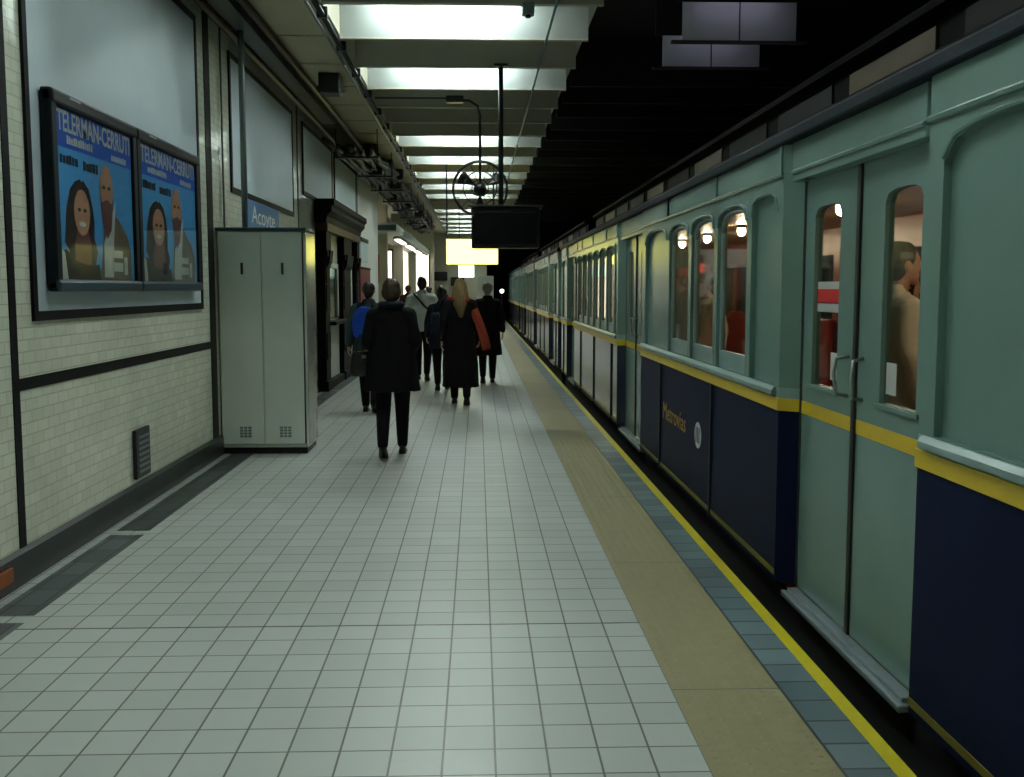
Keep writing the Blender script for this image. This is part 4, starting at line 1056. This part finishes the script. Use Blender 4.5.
# marking on the navy panel
lettering('Metrovías', 0.14, 0.95, M['logo'], plane_from((XF - .004, 8.70, 0.51), (0, -1, 0), (0, 0, 1)), 'lettering', car1)
lg = MB()
oc = [(7.32 + .105 * math.cos(2 * PI * i / 24), .555 + .095 * math.sin(2 * PI * i / 24)) for i in range(24)]
lg.prism(oc, 'x', XF - .003, XF)
lo = lg.build('emblem', M['white_logo'], car1)
st = MB()
for dy in (-.05, 0.0, .05): st.box(XF - .005, XF - .003, 7.32 + dy - .010, 7.32 + dy + .010, .50, .61)
st.build('emblem_bars', M['t_navy'], lo)
def shift(plan, dy):
    out = []
    for it in plan:
        if it[0] == 's': out.append(('s', it[1] + dy, it[2] + dy, [(k, a + dy, b + dy) for k, a, b in it[3]], [d + dy for d in it[4]]))
        else: out.append(('d', it[1] + dy, it[2] + dy, False))
    return out
plan2 = [
    ('s', 20.25, 21.5, [('b', 20.4, 21.35)], [20.85]),
    ('d', 21.5, 22.9, False),
    ('s', 22.9, 27.6, [('b', 23.05, 23.6)] + bays_windows(23.6, 26.9, 4) + [('b', 26.9, 27.45)], [24.5, 26.1]),
    ('d', 27.6, 29.1, False),
    ('s', 29.1, 33.8, [('b', 29.25, 29.8)] + bays_windows(29.8, 33.1, 4) + [('b', 33.1, 33.65)], [30.7, 32.3]),
    ('d', 33.8, 35.2, False),
    ('s', 35.2, 36.4, [('b', 35.35, 36.25)], [35.8]),
]
make_car('grey green and navy subway car coupled second in the train', 20.25, 36.4, plan2, lamps=[22.0, 25.0, 28.0, 31.0, 34.0], seats=False)
make_car('grey green and navy subway car farthest along the platform', 37.1, 53.25, shift(plan2, 16.85), lamps=[38.5, 42, 46, 50], seats=False)
# small round light in the tunnel
r = thing('signal_lamp', 'small white signal lamp shining at the tunnel mouth', 'lamp', (1.15, 49.0, 1.5))
MB().tube([(0, 0.05, 0), (0, -0.05, 0)], .1, 12).build('housing', M['black'], r)
MB().tube([(0, -0.05, 0), (0, -0.07, 0)], .09, 12).build('lens', M['traillamp'], r)
MB().tube([(0, 0.0, -1.5), (0, 0.0, -0.09)], .03, 8).build('post', M['pipe_dark'], r)

# ------------------------------------------------------------------ camera, world, view
w = bpy.data.worlds.new('tunnel'); S.world = w; w.use_nodes = True
w.node_tree.nodes['Background'].inputs['Color'].default_value = (0.6, 0.7, 0.7, 1)
w.node_tree.nodes['Background'].inputs['Strength'].default_value = 0.0
cd = bpy.data.cameras.new('camera'); co = bpy.data.objects.new('camera', cd); C.objects.link(co)
cd.sensor_width = 36; cd.lens = 36 * 1035 / 1024; cd.clip_start = 0.05; cd.clip_end = 200
co.location = (0, 0, 1.6); co.rotation_euler = (math.radians(90 - 5.49), 0, math.radians(-1.9))
S.camera = co
vs = S.view_settings; vs.view_transform = 'Standard'; vs.look = 'None'; vs.gamma = 1.0; vs.use_curve_mapping = False; vs.exposure = 2.2
S.cycles.use_denoising = True
S.cycles.max_bounces = 6; S.cycles.diffuse_bounces = 4; S.cycles.glossy_bounces = 3; S.cycles.transparent_max_bounces = 12
S.cycles.sample_clamp_indirect = 4.0; S.cycles.caustics_reflective = False; S.cycles.caustics_refractive = False
for o in S.objects:
    if '_world' in o: del o['_world']
